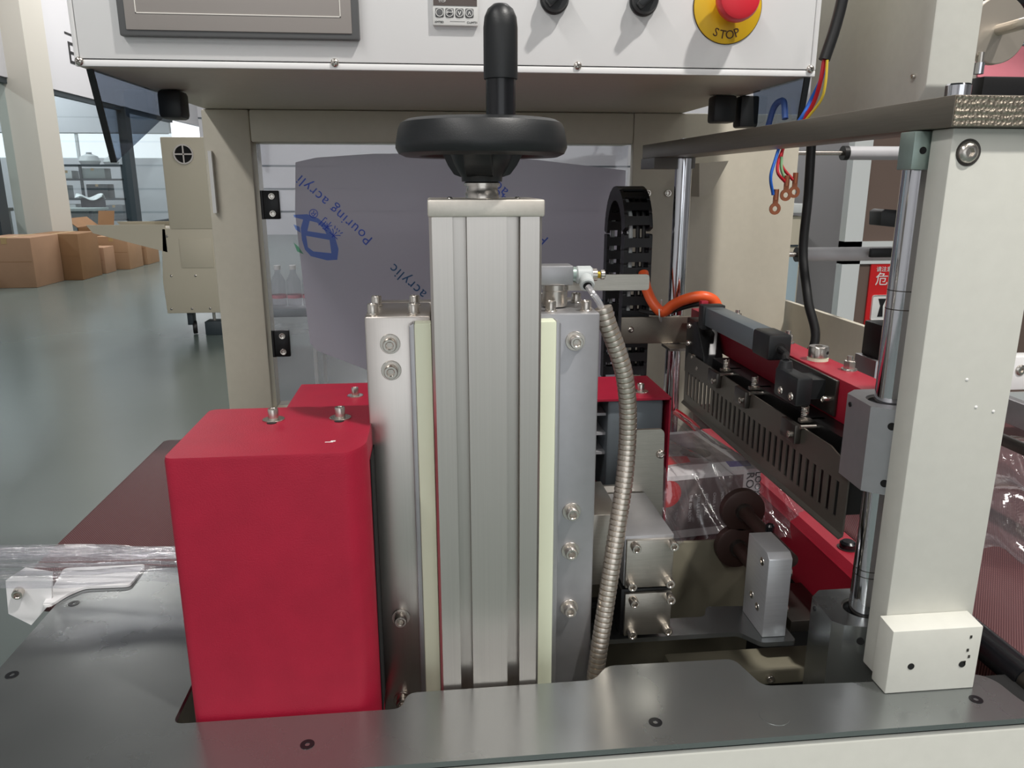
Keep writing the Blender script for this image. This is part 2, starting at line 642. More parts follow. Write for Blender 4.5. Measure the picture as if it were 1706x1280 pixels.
# ================================================================ THE HALL
o = struct(MB().box(-14, 12, -40, 26, -0.12, 0).build('floor', 'concrete'))
struct(MB().box(-14, 12, -8, 26, 6.0, 6.1).build('ceiling', 'ceiling'))
w = MB()
w.box(-6.15, -6.0, -8, 26, 2.83, 6.0)
w.box(-6.15, -6.0, -8, 26, 0.0, 0.5)
w.box(-6.15, -6.0, -8, 4.0, 0.5, 2.83)
wl = struct(w.build('wall_left', 'hall_white'))
wb = MB()
wb.box(-6.0, 12, 22, 22.15, 0, 6)
wbk = struct(wb.build('wall_back', 'hall_white'))
for z in (0.6, 1.2, 1.8, 2.4, 3.0):
    MB().box(-6.0, 12, 21.985, 22.0, z, z + 0.04).build('panel_joint', 'grey_box', wbk)
struct(MB().box(12, 12.15, -8, 26, 0, 6).build('wall_right', 'hall_white'))
f_ = MB()
f_.box(-14, -3.2, -8.15, -8, 0, 6).box(3.2, 12, -8.15, -8, 0, 6).box(-3.2, 3.2, -8.15, -8, 3.4, 6)
struct(f_.build('wall_front', 'hall_white'))
wo = MB()
wo.box(-14, -6.15, 20, 20.15, 0, 1.93).box(-14, -6.15, 20, 20.15, 2.52, 6)
wo.box(-14, -10.4, 20, 20.15, 1.93, 2.52)
wo = struct(wo.build('wall_office', 'hall_white'))
struct(MB().box(-14.15, -14, -8, 26, 0, 6).build('wall_far_left', 'hall_white'))
# pillar standing proud of the glazed wall
struct(MB().box(-6.2, -5.7, 12.5, 13.19, 0, 6).build('trim_1', 'pillar_white'))


def wall_window(name, y0, y1, bars):
    fr = MB()
    fr.box(-6.12, -6.02, y0, y1, 2.75, 2.83)
    fr.box(-6.12, -6.02, y0, y1, 0.5, 0.56)
    o = struct(fr.build(name, 'frame_dark'))
    ys = [y0] + bars + [y1]
    for b in bars:
        MB().box(-6.13, -5.97, b - 0.13, b + 0.13, 0.5, 2.83).build('mullion', 'frame_dark', o)
    for a, b in zip(ys[:-1], ys[1:]):
        MB().box(-6.08, -6.07, a, b, 0.56, 2.75).build('pane', 'window_glass', o)
    return o


wall_window('window_1', 4.0, 12.5, [7.6, 11.75])
wall_window('window_2', 13.19, 19.9, [16.9])
# window in the office end wall, open to the sky, with thin bars
wf = MB().box(-10.4, -6.2, 20.02, 20.1, 1.9, 1.95).box(-10.4, -6.2, 20.02, 20.1, 2.5, 2.55)
o = struct(wf.build('window_3', 'frame_white'))
for x in (-9.4, -8.3, -7.2):
    MB().box(x - 0.03, x + 0.03, 20.03, 20.09, 1.95, 2.5).build('mullion', 'frame_white', o)
# black lettering on the hall wall
M = Matrix.Translation((-5.995, 14.62, 3.33)) @ Matrix.Rotation(R(90), 4, 'Z') @ FACE
me = text_mesh('E', 0.5, M, 0.004)
link_mesh('lettering', me, 'ink_black', wl, 0)
MB().box(-5.998, -5.99, 14.58, 14.95, 3.78, 3.81).build('lettering', 'ink_black', wl)

# office furniture behind the glass
t = thing('office_desk', 'pale grey work desk behind the glazed wall', 'desk', (-6.6, 15.6, 0))
MB().box(-7.6, -6.2, 15.3, 16.0, 0.86, 0.91, 0.008).build('desk_top', 'desk_grey', t)
MB().box(-7.55, -6.25, 15.9, 15.93, 0.1, 0.86).build('back_panel', 'desk_grey', t)
for x in (-7.55, -6.3):
    MB().box(x, x + 0.05, 15.32, 15.37, 0, 0.86).build('leg', 'frame_dark', t)
t = thing('office_chair', 'dark office chair behind the glazed wall with white cloth over its back', 'chair', (-6.60, 16.6, 0))
MB().box(-6.86, -6.36, 16.35, 16.8, 0.46, 0.54, 0.02).build('seat', 'navy', t)
MB().box(-6.84, -6.38, 16.3, 16.37, 0.54, 1.08, 0.03).build('backrest', 'navy', t)
MB().cyl((-6.60, 16.6, 0.08), (-6.60, 16.6, 0.46), 0.03, 12).build('gas_column', 'frame_dark', t)
for k in range(5):
    a = k * math.pi * 2 / 5
    MB().cyl((-6.60, 16.6, 0.08), (-6.60 + 0.28 * math.cos(a), 16.6 + 0.28 * math.sin(a), 0.03), 0.022, 8).build('leg', 'frame_dark', t)
c = MB()
c.grid(lambda u, v: Vector((-6.90 + 0.5 * u, 16.22 + 0.2 * v + 0.02 * math.sin(9 * u), 1.13 + 0.04 * math.sin(7 * u + 3 * v) - 0.1 * abs(v - .5))), 10, 6, 0.01)
tag(c.build('cloth', 'frame_white'), 'crumpled white cloth lying on the dark office chair', 'cloth')
t = thing('storage_rack', 'dark storage rack under the bright office window', 'rack', (-7.6, 18.5, 0))
for z in (0.55, 1.0, 1.42, 1.72):
    MB().box(-8.5, -6.7, 18.3, 18.8, z, z + 0.04).build('shelf', 'frame_dark', t)
for x in (-8.5, -7.62, -6.74):
    MB().box(x, x + 0.05, 18.3, 18.35, 0, 1.76).build('upright', 'frame_dark', t)
for k, (x, z, w_, h, m_, lab) in enumerate(((-8.3, 1.46, 0.32, 0.2, 'grey_box', 'grey carton on the upper rack shelf under the office window'), (-7.9, 1.46, 0.22, 0.17, 'frame_white', 'small white carton on the upper rack shelf, between the grey ones'),
                                            (-7.35, 1.46, 0.5, 0.22, 'desk_grey', 'wide pale grey carton on the upper rack shelf'), (-8.2, 1.04, 0.5, 0.28, 'frame_white', 'white carton on the middle rack shelf'),
                                            (-7.3, 1.04, 0.45, 0.3, 'frame_dark', 'dark carton on the middle rack shelf'), (-7.0, 0.59, 0.4, 0.3, 'grey_box', 'grey carton on the low rack shelf, beside the white one'),
                                            (-8.1, 0.59, 0.6, 0.32, 'frame_white', 'white carton on the low rack shelf'))):
    t = thing('stored_carton', lab, 'box', (x, 18.5, z), 'cartons stored on the office rack')
    MB().box(x - w_ / 2, x + w_ / 2, 18.34, 18.7, z, z + h, 0.01).build('carton', m_, t)
    MB().box(x - 0.03, x + 0.03, 18.338, 18.702, z + h - 0.05, z + h + 0.002).build('tape', 'cardboard_tape', t)
for k, (x, r_, lab) in enumerate(((-7.45, 0.20, 'bulging white sack on top of the storage rack, the larger one'), (-7.0, 0.15, 'small white sack on top of the storage rack'))):
    t = thing('white_sack', lab, 'sack', (x, 18.52, 1.76), 'white sacks on top of the rack')
    MB().lathe([(0, 0), (r_ * 0.9, 0.0), (r_ * 1.1, r_ * 0.4), (r_ * 0.85, r_ * 0.9), (r_ * 0.25, r_ * 1.15), (r_ * 0.3, r_ * 1.3), (0, r_ * 1.3)], (x, 18.52, 1.76), n=18).build('bag', 'frame_white', t)
    MB().lathe([(r_ * 0.27, 0), (r_ * 0.31, r_ * 0.04), (r_ * 0.27, r_ * 0.08)], (x, 18.52, 1.76 + r_ * 1.12), n=14, cap=False).build('tie', 'grey_box', t)
t = thing('machine_cabinet', 'dark grey machine cabinet behind the glass by the plant', 'cabinet', (-6.75, 12.0, 0))
MB().box(-7.1, -6.35, 12.2, 12.7, 0.0, 0.95, 0.01).build('cabinet', 'grey_box', t)
MB().box(-7.13, -6.32, 12.17, 12.73, 0.95, 1.0, 0.005).build('worktop', 'frame_dark', t)
t = thing('potted_plant', 'bright green potted plant on the dark grey cabinet behind glass', 'plant', (-6.7, 12.4, 1.0))
MB().lathe([(0.1, 0), (0.14, 0.3), (0.12, 0.3), (0.12, 0.26)], (-6.7, 12.4, 1.0), n=16).build('pot', 'frame_dark', t)
for k in range(16):
    a = k * 2.4
    L = 0.5 + 0.35 * random.random()
    g = MB()
    g.grid(lambda u, v, a=a, L=L: Vector((-6.7 + math.cos(a) * (0.35 * L * u * (1 + u)) - math.sin(a) * 0.09 * (v - .5) * math.sin(math.pi * min(1, u + .08)),
                                          12.4 + math.sin(a) * (0.35 * L * u * (1 + u)) + math.cos(a) * 0.09 * (v - .5) * math.sin(math.pi * min(1, u + .08)),
                                          1.26 + L * 0.8 * u - 0.3 * u * u)), 6, 2)
    g.build('leaf', 'leaf_green', t)


# cardboard cartons along the glazed wall
def carton(label, x0, x1, y0, y1, h, m, opened=False, z=0.0, print_mark=False):
    t = thing('cardboard_box', label, 'box', ((x0 + x1) / 2, (y0 + y1) / 2, z), 'cardboard boxes along the glazed wall')
    b = MB()
    if opened:
        T = 0.012
        b.box(x0, x1, y0, y0 + T, z, z + h).box(x0, x1, y1 - T, y1, z, z + h).box(x0, x0 + T, y0, y1, z, z + h)
        b.box(x1 - T, x1, y0, y1, z, z + h).box(x0, x1, y0, y1, z, z + T)
    else:
        b.box(x0, x1, y0, y1, z, z + h, 0.008)
    b.build('carton', m, t)
    if opened:
        f = MB()
        f.box(x0, x1, 0, 0.01, 0, 0.26, M=Matrix.Translation((0, y1, z + h)) @ Matrix.Rotation(R(-22), 4, 'X'))
        f.build('flap', m, t)
        f = MB()
        f.box(0, 0.01, y0, y1, 0, 0.22, M=Matrix.Translation((x0, 0, z + h)) @ Matrix.Rotation(R(-50), 4, 'Y'))
        f.build('flap', m, t)
    else:
        xm = (x0 + x1) / 2
        MB().box(xm - 0.035, xm + 0.035, y0 - 0.002, y1 + 0.002, z + h - 0.08, z + h + 0.002).build('tape', 'cardboard_tape', t)
        MB().box(x0 + 0.02, x1 - 0.02, y0 - 0.001, y0 + 0.002, z + h * 0.52, z + h * 0.53).build('crease', 'cardboard_dark', t)
    if print_mark:
        MB().lathe([(0.05, 0), (0.05, 0.003)], (x0 + 0.26, y0 - 0.001, z + h * 0.62), (0, -1, 0), 16).build('print_mark', 'ink_dark', t)
    return t


carton('long plain brown carton lying in front of the glazed wall, farthest from the pillar base', -5.93, -5.27, 10.9, 11.7, 0.66, 'cardboard')
carton('dark brown taped carton standing between the plain carton and the small printed box', -5.66, -5.02, 11.72, 12.4, 0.66, 'cardboard_dark')
carton('small carton with a dark round print, beside the dark taped carton', -5.46, -5.02, 12.55, 12.95, 0.40, 'cardboard', print_mark=True)
carton('tan closed carton next to the small printed box', -5.38, -4.88, 13.15, 13.75, 0.53, 'cardboard_tan')
carton('brown carton at the end of the row, behind the tan one', -5.28, -4.86, 13.9, 14.5, 0.53, 'cardboard_tan')
carton('open empty carton with raised flaps against the wall behind the tan carton', -5.68, -5.42, 13.3, 14.1, 0.66, 'cardboard_dark', True)

# cream machine standing on the floor beyond
t = thing('wrapping_machine', 'cream sheet-metal machine on casters standing on the open floor', 'machine', (-2.1, 7.6, 0))
MB().box(-2.3, -1.78, 7.2, 7.95, 0.95, 1.74, 0.01).build('head_housing', 'cream_far', t)
b = MB().prism([(-2.37, 0.97), (-1.72, 0.97), (-1.74, 0.5), (-1.92, 0.21), (-2.4, 0.21), (-2.41, 0.5)], 'y', 7.2, 8.1, 0.008)
b.build('lower_housing', 'cream_far', t)
tr = MB()
tr.prism([(-3.0, 1.0), (-2.34, 1.0), (-2.34, 0.76), (-2.95, 0.93)], 'y', 7.2, 7.22).prism([(-3.0, 1.0), (-2.34, 1.0), (-2.34, 0.76), (-2.95, 0.93)], 'y', 7.88, 7.9)
tr.prism([(-2.98, 0.96), (-2.36, 0.96), (-2.36, 0.78), (-2.93, 0.93)], 'y', 7.22, 7.88)
tr.build('infeed_tray', 'cream_far', t)
v = MB().lathe([(0.085, 0), (0.085, 0.012), (0.072, 0.012), (0.072, 0.002)], (-2.114, 7.2, 1.598), (0, -1, 0), 28, cap=False).build('fan_guard', 'steel', t)
MB().lathe([(0.072, 0), (0.0, 0.001)], (-2.114, 7.2, 1.598), (0, -1, 0), 28).build('fan_opening', 'black_void', v)
for a in (0, 90):
    MB().box(-0.075, 0.075, -0.004, 0.004, -0.006, 0.006, M=Matrix.Translation((-2.114, 7.19, 1.598)) @ Matrix.Rotation(R(a), 4, 'Y')).build('fan_bar', 'steel', v)
MB().box(-2.23, -1.95, 7.194, 7.2, 0.62, 0.88, 0.003).build('access_panel', 'cream_far', t)
for (x, z) in ((-2.33, 0.55), (-2.12, 0.55), (-1.9, 0.55), (-2.36, 0.25), (-2.18, 0.25), (-2.02, 0.25), (-2.33, 0.9)):
    bolt(t, (x, 7.2, z), (0, -1, 0), 0.012, 0.006, 'pan', name='screw')
cs = MB().lathe([(0.055, -0.02), (0.06, -0.012), (0.06, 0.012), (0.055, 0.02)], (-2.2, 7.3, 0.062), (1, 0.3, 0), 20).build('caster_wheel', 'rubber_black', t)
MB().box(-2.25, -2.2, 7.26, 7.36, 0.09, 0.215, 0.004).build('caster_fork', 'frame_dark', t)
MB().cyl((-2.02, 7.3, 0.1), (-2.02, 7.3, 0.23), 0.014, 10).build('levelling_stem', 'steel', t)
MB().box(-2.09, -1.94, 7.22, 7.38, 0.0, 0.125, 0.006).build('levelling_pad', 'frame_dark', t)

# white-framed partition and stored goods seen past the guide rods
t = struct(MB().box(1.4, 4.6, 4.75, 4.82, 0, 2.6).build('wall_partition', 'hall_white'))
fr = MB()
for z0, z1 in ((2.2, 2.3), (0.93, 1.05), (0.1, 0.18)):
    fr.box(2.20, 3.6, 3.97, 4.03, z0, z1)
for x in (2.20, 3.5):
    fr.box(x, x + 0.1, 3.97, 4.03, 0.0, 2.3)
t = thing('framed_partition', 'white aluminium partition frame glazed with brown panels', 'partition', (2.8, 4, 0))
fr.build('frame', 'frame_white', t)
MB().box(2.30, 3.5, 3.99, 4.01, 1.05, 2.2).build('panel', 'partition_brown', t)
MB().box(2.30, 3.5, 3.99, 4.01, 0.18, 0.93).build('panel', 'partition_brown', t)
t = thing('red_notice', 'red safety notice with white pictograms on the brown panel', 'sign', (2.55, 3.98, 0.45))
MB().box(2.37, 2.70, 3.975, 3.985, 0.36, 0.93).build('sheet', 'poster_red', t)
for x in (2.395, 2.54):
    MB().box(x, x + 0.11, 3.970, 3.974, 0.62, 0.76, 0.012).build('pictogram', 'label_white', t)
    MB().prism([(x + .04, 0.64), (x + .07, 0.64), (x + .065, 0.70), (x + .08, 0.74), (x + .035, 0.74), (x + .05, 0.70)], 'y', 3.967, 3.970).build('pictogram', 'ink_black', t)
for z, s_ in ((0.82, 0.075), (0.89, 0.03), (0.52, 0.05)):
    me = text_mesh({0.82: '危险', 0.89: '请注意安全生产', 0.52: '当心机械'}[z], s_, Matrix.Translation((2.40, 3.972, z)) @ FACE, 0.001)
    link_mesh('lettering', me, 'label_white', t, 0)
t = thing('storage_bench', 'cream storage bench with white worktop edge behind the rollers', 'bench', (1.9, 4.4, 0))
MB().box(1.45, 2.12, 4.3, 4.7, 0.0, 1.17).build('cabinet', 'cream_far', t)
MB().box(1.42, 2.14, 4.25, 4.72, 1.19, 1.24, 0.005).build('worktop', 'frame_white', t)
MB().box(1.5, 2.1, 4.29, 4.302, 1.0, 1.01).build('shadow_gap', 'frame_dark', t)
t = tag(MB().box(1.5, 2.05, 4.4, 4.65, 1.24, 1.5, 0.03).build('grey_bundle', 'grey_box'), 'grey wrapped bundle lying on the storage bench', 'bundle')
t = tag(MB().grid(lambda u, v: Vector((1.5 + 0.6 * u, 4.28, 0.55 + 0.42 * v + 0.03 * math.sin(5 * u))), 8, 4, 0.01).build('paper_sheet', 'paper_blue'),
        'pale blue paper sheet hung on the front of the storage bench', 'paper')
t = tag(MB().tube(bez([(1.62, 4.262, 0.95), (1.75, 4.262, 0.80), (1.9, 4.262, 0.70), (2.1, 4.262, 0.66)], 6), 0.008, 8).build('thin_cable', 'frame_dark'),
        'thin dark cable drooping across the pale blue paper', 'cable')


# pack of bottled water seen through the clear edge of the door
t = thing('side_stool', 'low grey stool standing behind the acrylic door', 'stool', (-0.36, 1.9, 0))
MB().box(-0.46, -0.27, 1.84, 2.02, 1.045, 1.065, 0.003).build('seat', 'grey_box', t)
for x, y in ((-0.45, 1.85), (-0.29, 1.85), (-0.45, 2.0), (-0.29, 2.0)):
    MB().box(x, x + 0.008, y, y + 0.008, 0, 1.045).build('leg', 'frame_white', t)
for k in range(4):
    x, y = -0.405 + 0.036 * (k % 4), 1.90
    t = thing('water_bottle', 'small clear water bottle with red band on the low stool', 'bottle', (x, y, 1.065), 'water bottles behind the door')
    MB().lathe([(0.016, 0), (0.017, 0.004), (0.017, 0.06), (0.007, 0.078), (0.007, 0.086)], (x, y, 1.065), n=18).build('bottle', 'acrylic_clear', t)
    MB().lathe([(0.0175, 0.018), (0.0175, 0.026)], (x, y, 1.065), n=18, cap=False).build('band', 'pink_film', t)
    MB().lathe([(0.008, 0.086), (0.008, 0.096), (0, 0.096)], (x, y, 1.065), n=14).build('cap', 'label_white', t)


# ================================================================ MACHINE BED
t = thing('machine_bed', 'beige painted steel bed of the sealing machine', 'machine', (0.2, 0.9, 0))
b = MB()
b.box(-0.36, 0.95, 0.468, 0.53, 0.0, 0.944, 0.006, 3)
b.build('front_panel', 'beige_white', t)
b = MB()
b.box(-0.36, -0.34, 0.53, 1.52, 0.0, 0.80).box(-0.36, 1.0, 1.44, 1.52, 0.0, 0.80)
b.build('bed_frame', 'beige', t)
MB().box(-0.34, 0.95, 0.53, 1.44, 0.60, 0.62).build('shaded_bed_tray', 'black_metal', t)  # bed floor coloured black to give the shaded interior
MB().box(0.235, 0.95, 0.66, 0.70, 0.848, 0.866, 0.003).build('cross_beam', 'shaded_beige', t)
MB().box(0.13, 0.36, 0.773, 0.778, 0.66, 0.957, 0.001).build('inner_panel', 'shaded_beige', t)
bolt(t, (0.30, 0.66, 0.857), (0, -1, 0), 0.006, 0.005, 'button')
bolt(t, (0.335, 0.66, 0.857), (0, -1, 0), 0.004, 0.004, 'cap')

# deck plate with its cut-outs
def rounded(pts, r, n=5):
    out = []
    N = len(pts)
    for i, p in enumerate(pts):
        a, c, d = Vector(pts[i - 1]), Vector(p), Vector(pts[(i + 1) % N])
        u, v = (a - c), (d - c)
        rr = min(r, u.length * 0.45, v.length * 0.45)
        p0, p1 = c + u.normalized() * rr, c + v.normalized() * rr
        for k in range(n + 1):
            s = k / n
            out.append(tuple(p0 * (1 - s) ** 2 + c * 2 * s * (1 - s) + p1 * s * s))
    return out


deck = [(-0.376, 0.4665), (0.47, 0.4665), (0.4595, 0.485), (0.4575, 0.512), (0.449, 0.522), (0.352, 0.5215), (0.262, 0.5255), (0.252, 0.564), (0.140, 0.5655),
        (0.1255, 0.5475), (-0.0285, 0.5465), (-0.033, 0.5275), (-0.2065, 0.5275), (-0.2055, 0.72), (-0.2055, 0.785), (-0.312, 0.785), (-0.330, 0.757), (-0.376, 0.757)]
t = thing('deck_plate', 'flat stainless deck plate with notched rear edge around the red cover', 'metal plate', (0.05, 0.55, 0.945))
MB().prism(rounded(deck, 0.008), 'z', 0.9455, 0.95).build('plate', 'steel_sheet', t)
MB().box(-0.36, 0.95, 0.4672, 0.525, 0.9440, 0.9455).build('gap_shade_strip', 'black_void', t)  # black strip added to read as the shaded gap between deck and bed
for p in ((-0.3604, 0.6044), (-0.3593, 0.7186), (-0.1005, 0.4942), (0.1614, 0.4914), (0.4244, 0.4913)):
    bolt(t, (p[0], p[1], 0.9492), (0, 0, 1), 0.0052, 0.0012, 'flat', m='black_gloss', name='screw')
MB().lathe([(0.0115, 0), (0.0115, 0.0004), (0.0, 0.0004)], (0.2555, 0.4895, 0.9499), n=28).build('plug', 'steel_sheet', t)

# ================================================================ RED COVERS
t = thing('red_cover', 'tall red powder-coated cover box with two washered bolts on top', 'cover', (-0.12, 0.59, 0.945))
top = rounded([(-0.1925, 0.531), (-0.062, 0.531), (-0.0515, 0.549), (-0.0515, 0.655), (-0.1925, 0.655)], 0.008)
b = MB()
n = len(top)
bm = b.bm
rings = []
for z, s in ((0.90, 0.0), (1.1605, 0.0), (1.163, 0.0012)):
    cx, cy = -0.122, 0.593
    rings.append([bm.verts.new((x + (cx - x) * s * 8, y + (cy - y) * s * 8, z)) for x, y in top])
for a, c in zip(rings[:-1], rings[1:]):
    for i in range(n):
        bm.faces.new((a[i], a[(i + 1) % n], c[(i + 1) % n], c[i]))
bm.faces.new(rings[-1])
bmesh.ops.recalc_face_normals(bm, faces=bm.faces)
b.build('cover_shell', 'red', t)
for q, w_, h_ in (((-0.083, 0.556), 0.006, 0.0012), ((-0.079, 0.5575), 0.0035, 0.0022)):
    MB().box(q[0], q[0] + w_, q[1], q[1] + h_, 1.163, 1.16315).build('scuff', 'label_white', t)
MB().box(-0.0512, -0.0503, 0.565, 0.65, 0.92, 1.145).build('side_slot', 'black_void', t)
for p in ((-0.1321, 0.6179, 1.1630), (-0.0784, 0.6174, 1.1630)):
    bolt(t, (p[0], p[1], 1.163), (0, 0, 1), 0.0042, 0.0085, 'cap', washer=0.0088)
    MB().lathe([(0.004, 0), (0.004, 0.0004), (0, 0.0004)], (p[0], p[1] - 0.008, 1.163), n=16).build('slot_hole', 'black_void', t)

t = thing('rear_red_cover', 'low red sheet cover behind the aluminium column', 'cover', (0.05, 0.84, 0.93))
b = MB().box(-0.157, 0.2607, 0.799, 0.90, 1.118, 1.1205).box(0.2587, 0.2607, 0.799, 0.90, 0.95, 1.1195).box(-0.157, -0.155, 0.799, 0.90, 0.95, 1.1195)
b.box(-0.157, 0.2607, 0.898, 0.90, 0.95, 1.1195)
b.build('cover_shell', 'red', t)
for p in ((-0.0890, 0.8415, 1.1205), (0.2326, 0.8263, 1.1205)):
    bolt(t, (p[0], p[1], 1.1205), (0, 0, 1), 0.0042, 0.0085, 'cap', washer=0.009)
t = thing('seal_motor', 'blue-grey motor housing tucked under the low red cover', 'motor', (0.23, 0.84, 0.99))
MB().box(0.19, 0.2545, 0.806, 0.89, 1.00, 1.1165, 0.004).build('housing', 'grey_box', t)
MB().lathe([(0.005, 0), (0.005, 0.001), (0, 0.001)], (0.246, 0.806, 1.073), (0, -1, 0), 18).build('hole', 'black_void', t)
t = thing('cooling_fins', 'bright horizontal metal fins in the dark gap behind the conduit', 'fins', (0.155, 0.83, 1.0))
for z in (1.052, 1.075, 1.098):
    MB().box(0.125, 0.19, 0.812, 0.88, z, z + 0.003).build('fin', 'alu_bright', t)
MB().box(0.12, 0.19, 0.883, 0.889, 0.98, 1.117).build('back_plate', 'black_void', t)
t = thing('drive_plate', 'dark steel plate below the low red cover left of the column', 'plate', (-0.08, 0.83, 0.95))
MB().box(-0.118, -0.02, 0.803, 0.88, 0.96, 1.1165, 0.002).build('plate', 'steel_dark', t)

# ================================================================ COLUMN AND HANDWHEEL
X0, X1, Y0, Y1 = -0.0015, 0.0785, 0.55, 0.63
def slot(cx, y, s, flip=1):
    # T-slot outline in the front (s=+1) or back face, from left to right
    return [(cx - 0.0050, y), (cx - 0.0050, y + s * 0.0045), (cx - 0.009, y + s * 0.0045), (cx - 0.009, y + s * 0.008), (cx - 0.005, y + s * 0.012),
            (cx + 0.005, y + s * 0.012), (cx + 0.009, y + s * 0.008), (cx + 0.009, y + s * 0.0045), (cx + 0.0050, y + s * 0.0045), (cx + 0.0050, y)]
prof = [(X0 + 0.002, Y0)] + slot(X0 + 0.0215, Y0, 1) + slot(X0 + 0.0595, Y0, 1) + [(X1 - 0.002, Y0), (X1, Y0 + 0.002), (X1, Y1 - 0.002), (X1 - 0.002, Y1)]
prof += [(p[0], p[1]) for p in slot(X0 + 0.0595, Y1, -1)[::-1]] + [(p[0], p[1]) for p in slot(X0 + 0.0215, Y1, -1)[::-1]]
prof += [(X0 + 0.002, Y1), (X0, Y1 - 0.002), (X0, Y0 + 0.002)]
t = thing('support_column', 'upright slotted aluminium extrusion column under the handwheel', 'column', (0.0385, 0.59, 0.86))
MB().prism(prof, 'z', 0.86, 1.3275).build('extrusion', 'alu', t)
MB().box(-0.0022, 0.0800, 0.5485, 0.6315, 1.3275, 1.3395, 0.0015).build('cap_plate', 'alu_cap', t)
for x in (0.014, 0.063):
    bolt(t, (x, 0.572, 1.3395), (0, 0, 1), 0.0022, 0.0014, 'button', name='screw')
MB().lathe([(0.0125, 0), (0.0125, 0.004), (0.0118, 0.005), (0.0118, 0.009)], (0.0385, 0.59, 1.3395), n=40).build('bearing_collar', 'steel', t)

t = thing('handwheel', 'black plastic handwheel with upright crank grip on the column', 'handwheel', (0.0385, 0.59, 1.3485))
c = (0.0385, 0.59, 0)
rim = [(0.042, 1.3735), (0.046, 1.3695), (0.0560, 1.3690), (0.0608, 1.3712), (0.0628, 1.3752), (0.0626, 1.3785), (0.0606, 1.3885), (0.0588, 1.3922), (0.0545, 1.3945), (0.047, 1.3945), (0.043, 1.391), (0.042, 1.388), (0.042, 1.3735)]
MB().lathe(rim, c, n=64, cap=False).build('rim', 'black_plastic', t)
MB().lathe([(0.0135, 1.3515), (0.0150, 1.3515), (0.0152, 1.3548), (0.0178, 1.3590), (0.0212, 1.3655), (0.0235, 1.373), (0.0240, 1.390), (0.020, 1.392), (0, 1.392)], c, n=40).build('hub', 'black_plastic', t)
for k in range(3):
    a = R(-100 + 120 * k)
    M = Matrix.Translation((c[0], c[1], 0)) @ Matrix.Rotation(a, 4, 'Z')
    MB().prism([(0.012, 1.3545), (0.0190, 1.3565), (0.0245, 1.3630), (0.030, 1.3725), (0.046, 1.374), (0.046, 1.389), (0.012, 1.389)], 'y', -0.010, 0.010, 0.0012, M=M).build('spoke', 'black_plastic', t)
k_ = MB()
k_.lathe([(0.0122, 1.3485), (0.0135, 1.3485), (0.0135, 1.3505), (0.0122, 1.3515)], c, n=40)
k_.build('lower_ring', 'steel', t)
hx, hy = 0.0497, 0.556
g = MB().lathe([(0.0102, 1.3940), (0.0102, 1.4225), (0, 1.4225)], (hx, hy, 0), n=32).build('crank_stem', 'black_gloss', t)
MB().lathe([(0.0106, 1.4185), (0.0114, 1.4188), (0.0116, 1.421), (0.01155, 1.451), (0.0108, 1.4575), (0.0085, 1.4625), (0.0048, 1.4655), (0, 1.4665)], (hx, hy, 0), n=36).build('crank_grip', 'black_plastic', t)

# ================================================================ SLIDE HOUSING AROUND THE COLUMN
t = thing('slide_housing', 'aluminium slide housing clamped on both sides of the column', 'machine part', (0.04, 0.63, 0.86))
MB().box(-0.0535, -0.0022, 0.60, 0.672, 0.86, 1.250, 0.0018).build('side_block', 'alu', t)
MB().box(0.0805, 0.1332, 0.60, 0.672, 0.86, 1.250, 0.0018).build('side_block', 'alu_flat', t)
MB().box(-0.0535, 0.1332, 0.672, 0.69, 0.86, 1.250, 0.0015).build('back_block', 'alu', t)
MB().prism([(-0.0188, 0.86), (-0.0148, 0.86), (-0.0148, 1.2465), (-0.0188, 1.2445)], 'y', 0.5865, 0.6, 0.0006).build('clamp_strip', 'alu_flat', t)
MB().prism([(0.0955, 0.86), (0.0992, 0.86), (0.0992, 1.2445), (0.0955, 1.2465)], 'y', 0.5865, 0.6, 0.0006).build('clamp_strip', 'alu_flat', t)
MB().box(-0.0147, -0.0019, 0.584, 0.6, 0.86, 1.2465, 0.0012).build('nylon_guide', 'nylon', t)
MB().box(0.0800, 0.0953, 0.584, 0.6, 0.86, 1.2465, 0.0012).build('nylon_guide', 'nylon', t)
for p in ((-0.0344, 0.6000, 1.2282), (-0.0343, 0.6000, 1.2068), (-0.0346, 0.6000, 0.9871), (-0.0360, 0.6000, 0.9049), (0.1131, 0.6000, 1.2275), (0.1131, 0.6000, 1.0791), (0.1127, 0.6000, 1.0426), (0.1127, 0.6000, 0.9874)):
    bolt(t, (p[0], 0.6, p[2]), (0, -1, 0), 0.0054, 0.0075, 'cap', washer=0.0080, wt=0.0016)
for x in (-0.0475, -0.0155, 0.0945, 0.1235):
    for y in (0.611, 0.655):
        bolt(t, (x, y, 1.250), (0, 0, 1), 0.0044, 0.0075, 'cap', washer=0.0052, wt=0.001)

# ================================================================ AIR FITTING AND CONDUIT
t = thing('air_fitting', 'swivel pneumatic fitting with white elbow behind the column', 'fitting', (0.1, 0.635, 1.25))
MB().lathe([(0.0105, 1.2512), (0.0105, 1.264), (0.0112, 1.2645), (0.0112, 1.269)], (0.1015, 0.634, 0), n=28).build('threaded_base', 'steel', t)
MB().box(0.082, 0.1155, 0.625, 0.647, 1.269, 1.2850, 0.0012).build('valve_body', 'alu_flat', t)
e = MB().cyl((0.1155, 0.634, 1.277), (0.1185, 0.634, 1.277), 0.0065, 20).build('collar', 'zinc', t)
e = MB().cyl((0.1185, 0.634, 1.2765), (0.1325, 0.634, 1.2765), 0.0075, 24, bev=0.0015)
e.cyl((0.1265, 0.634, 1.2755), (0.1265, 0.6215, 1.2690), 0.0062, 24, bev=0.001)
e.build('elbow', 'grey_plastic', t)
MB().cyl((0.1265, 0.6215, 1.2690), (0.1265, 0.6208, 1.2686), 0.0036, 20).build('port', 'black_void', t)
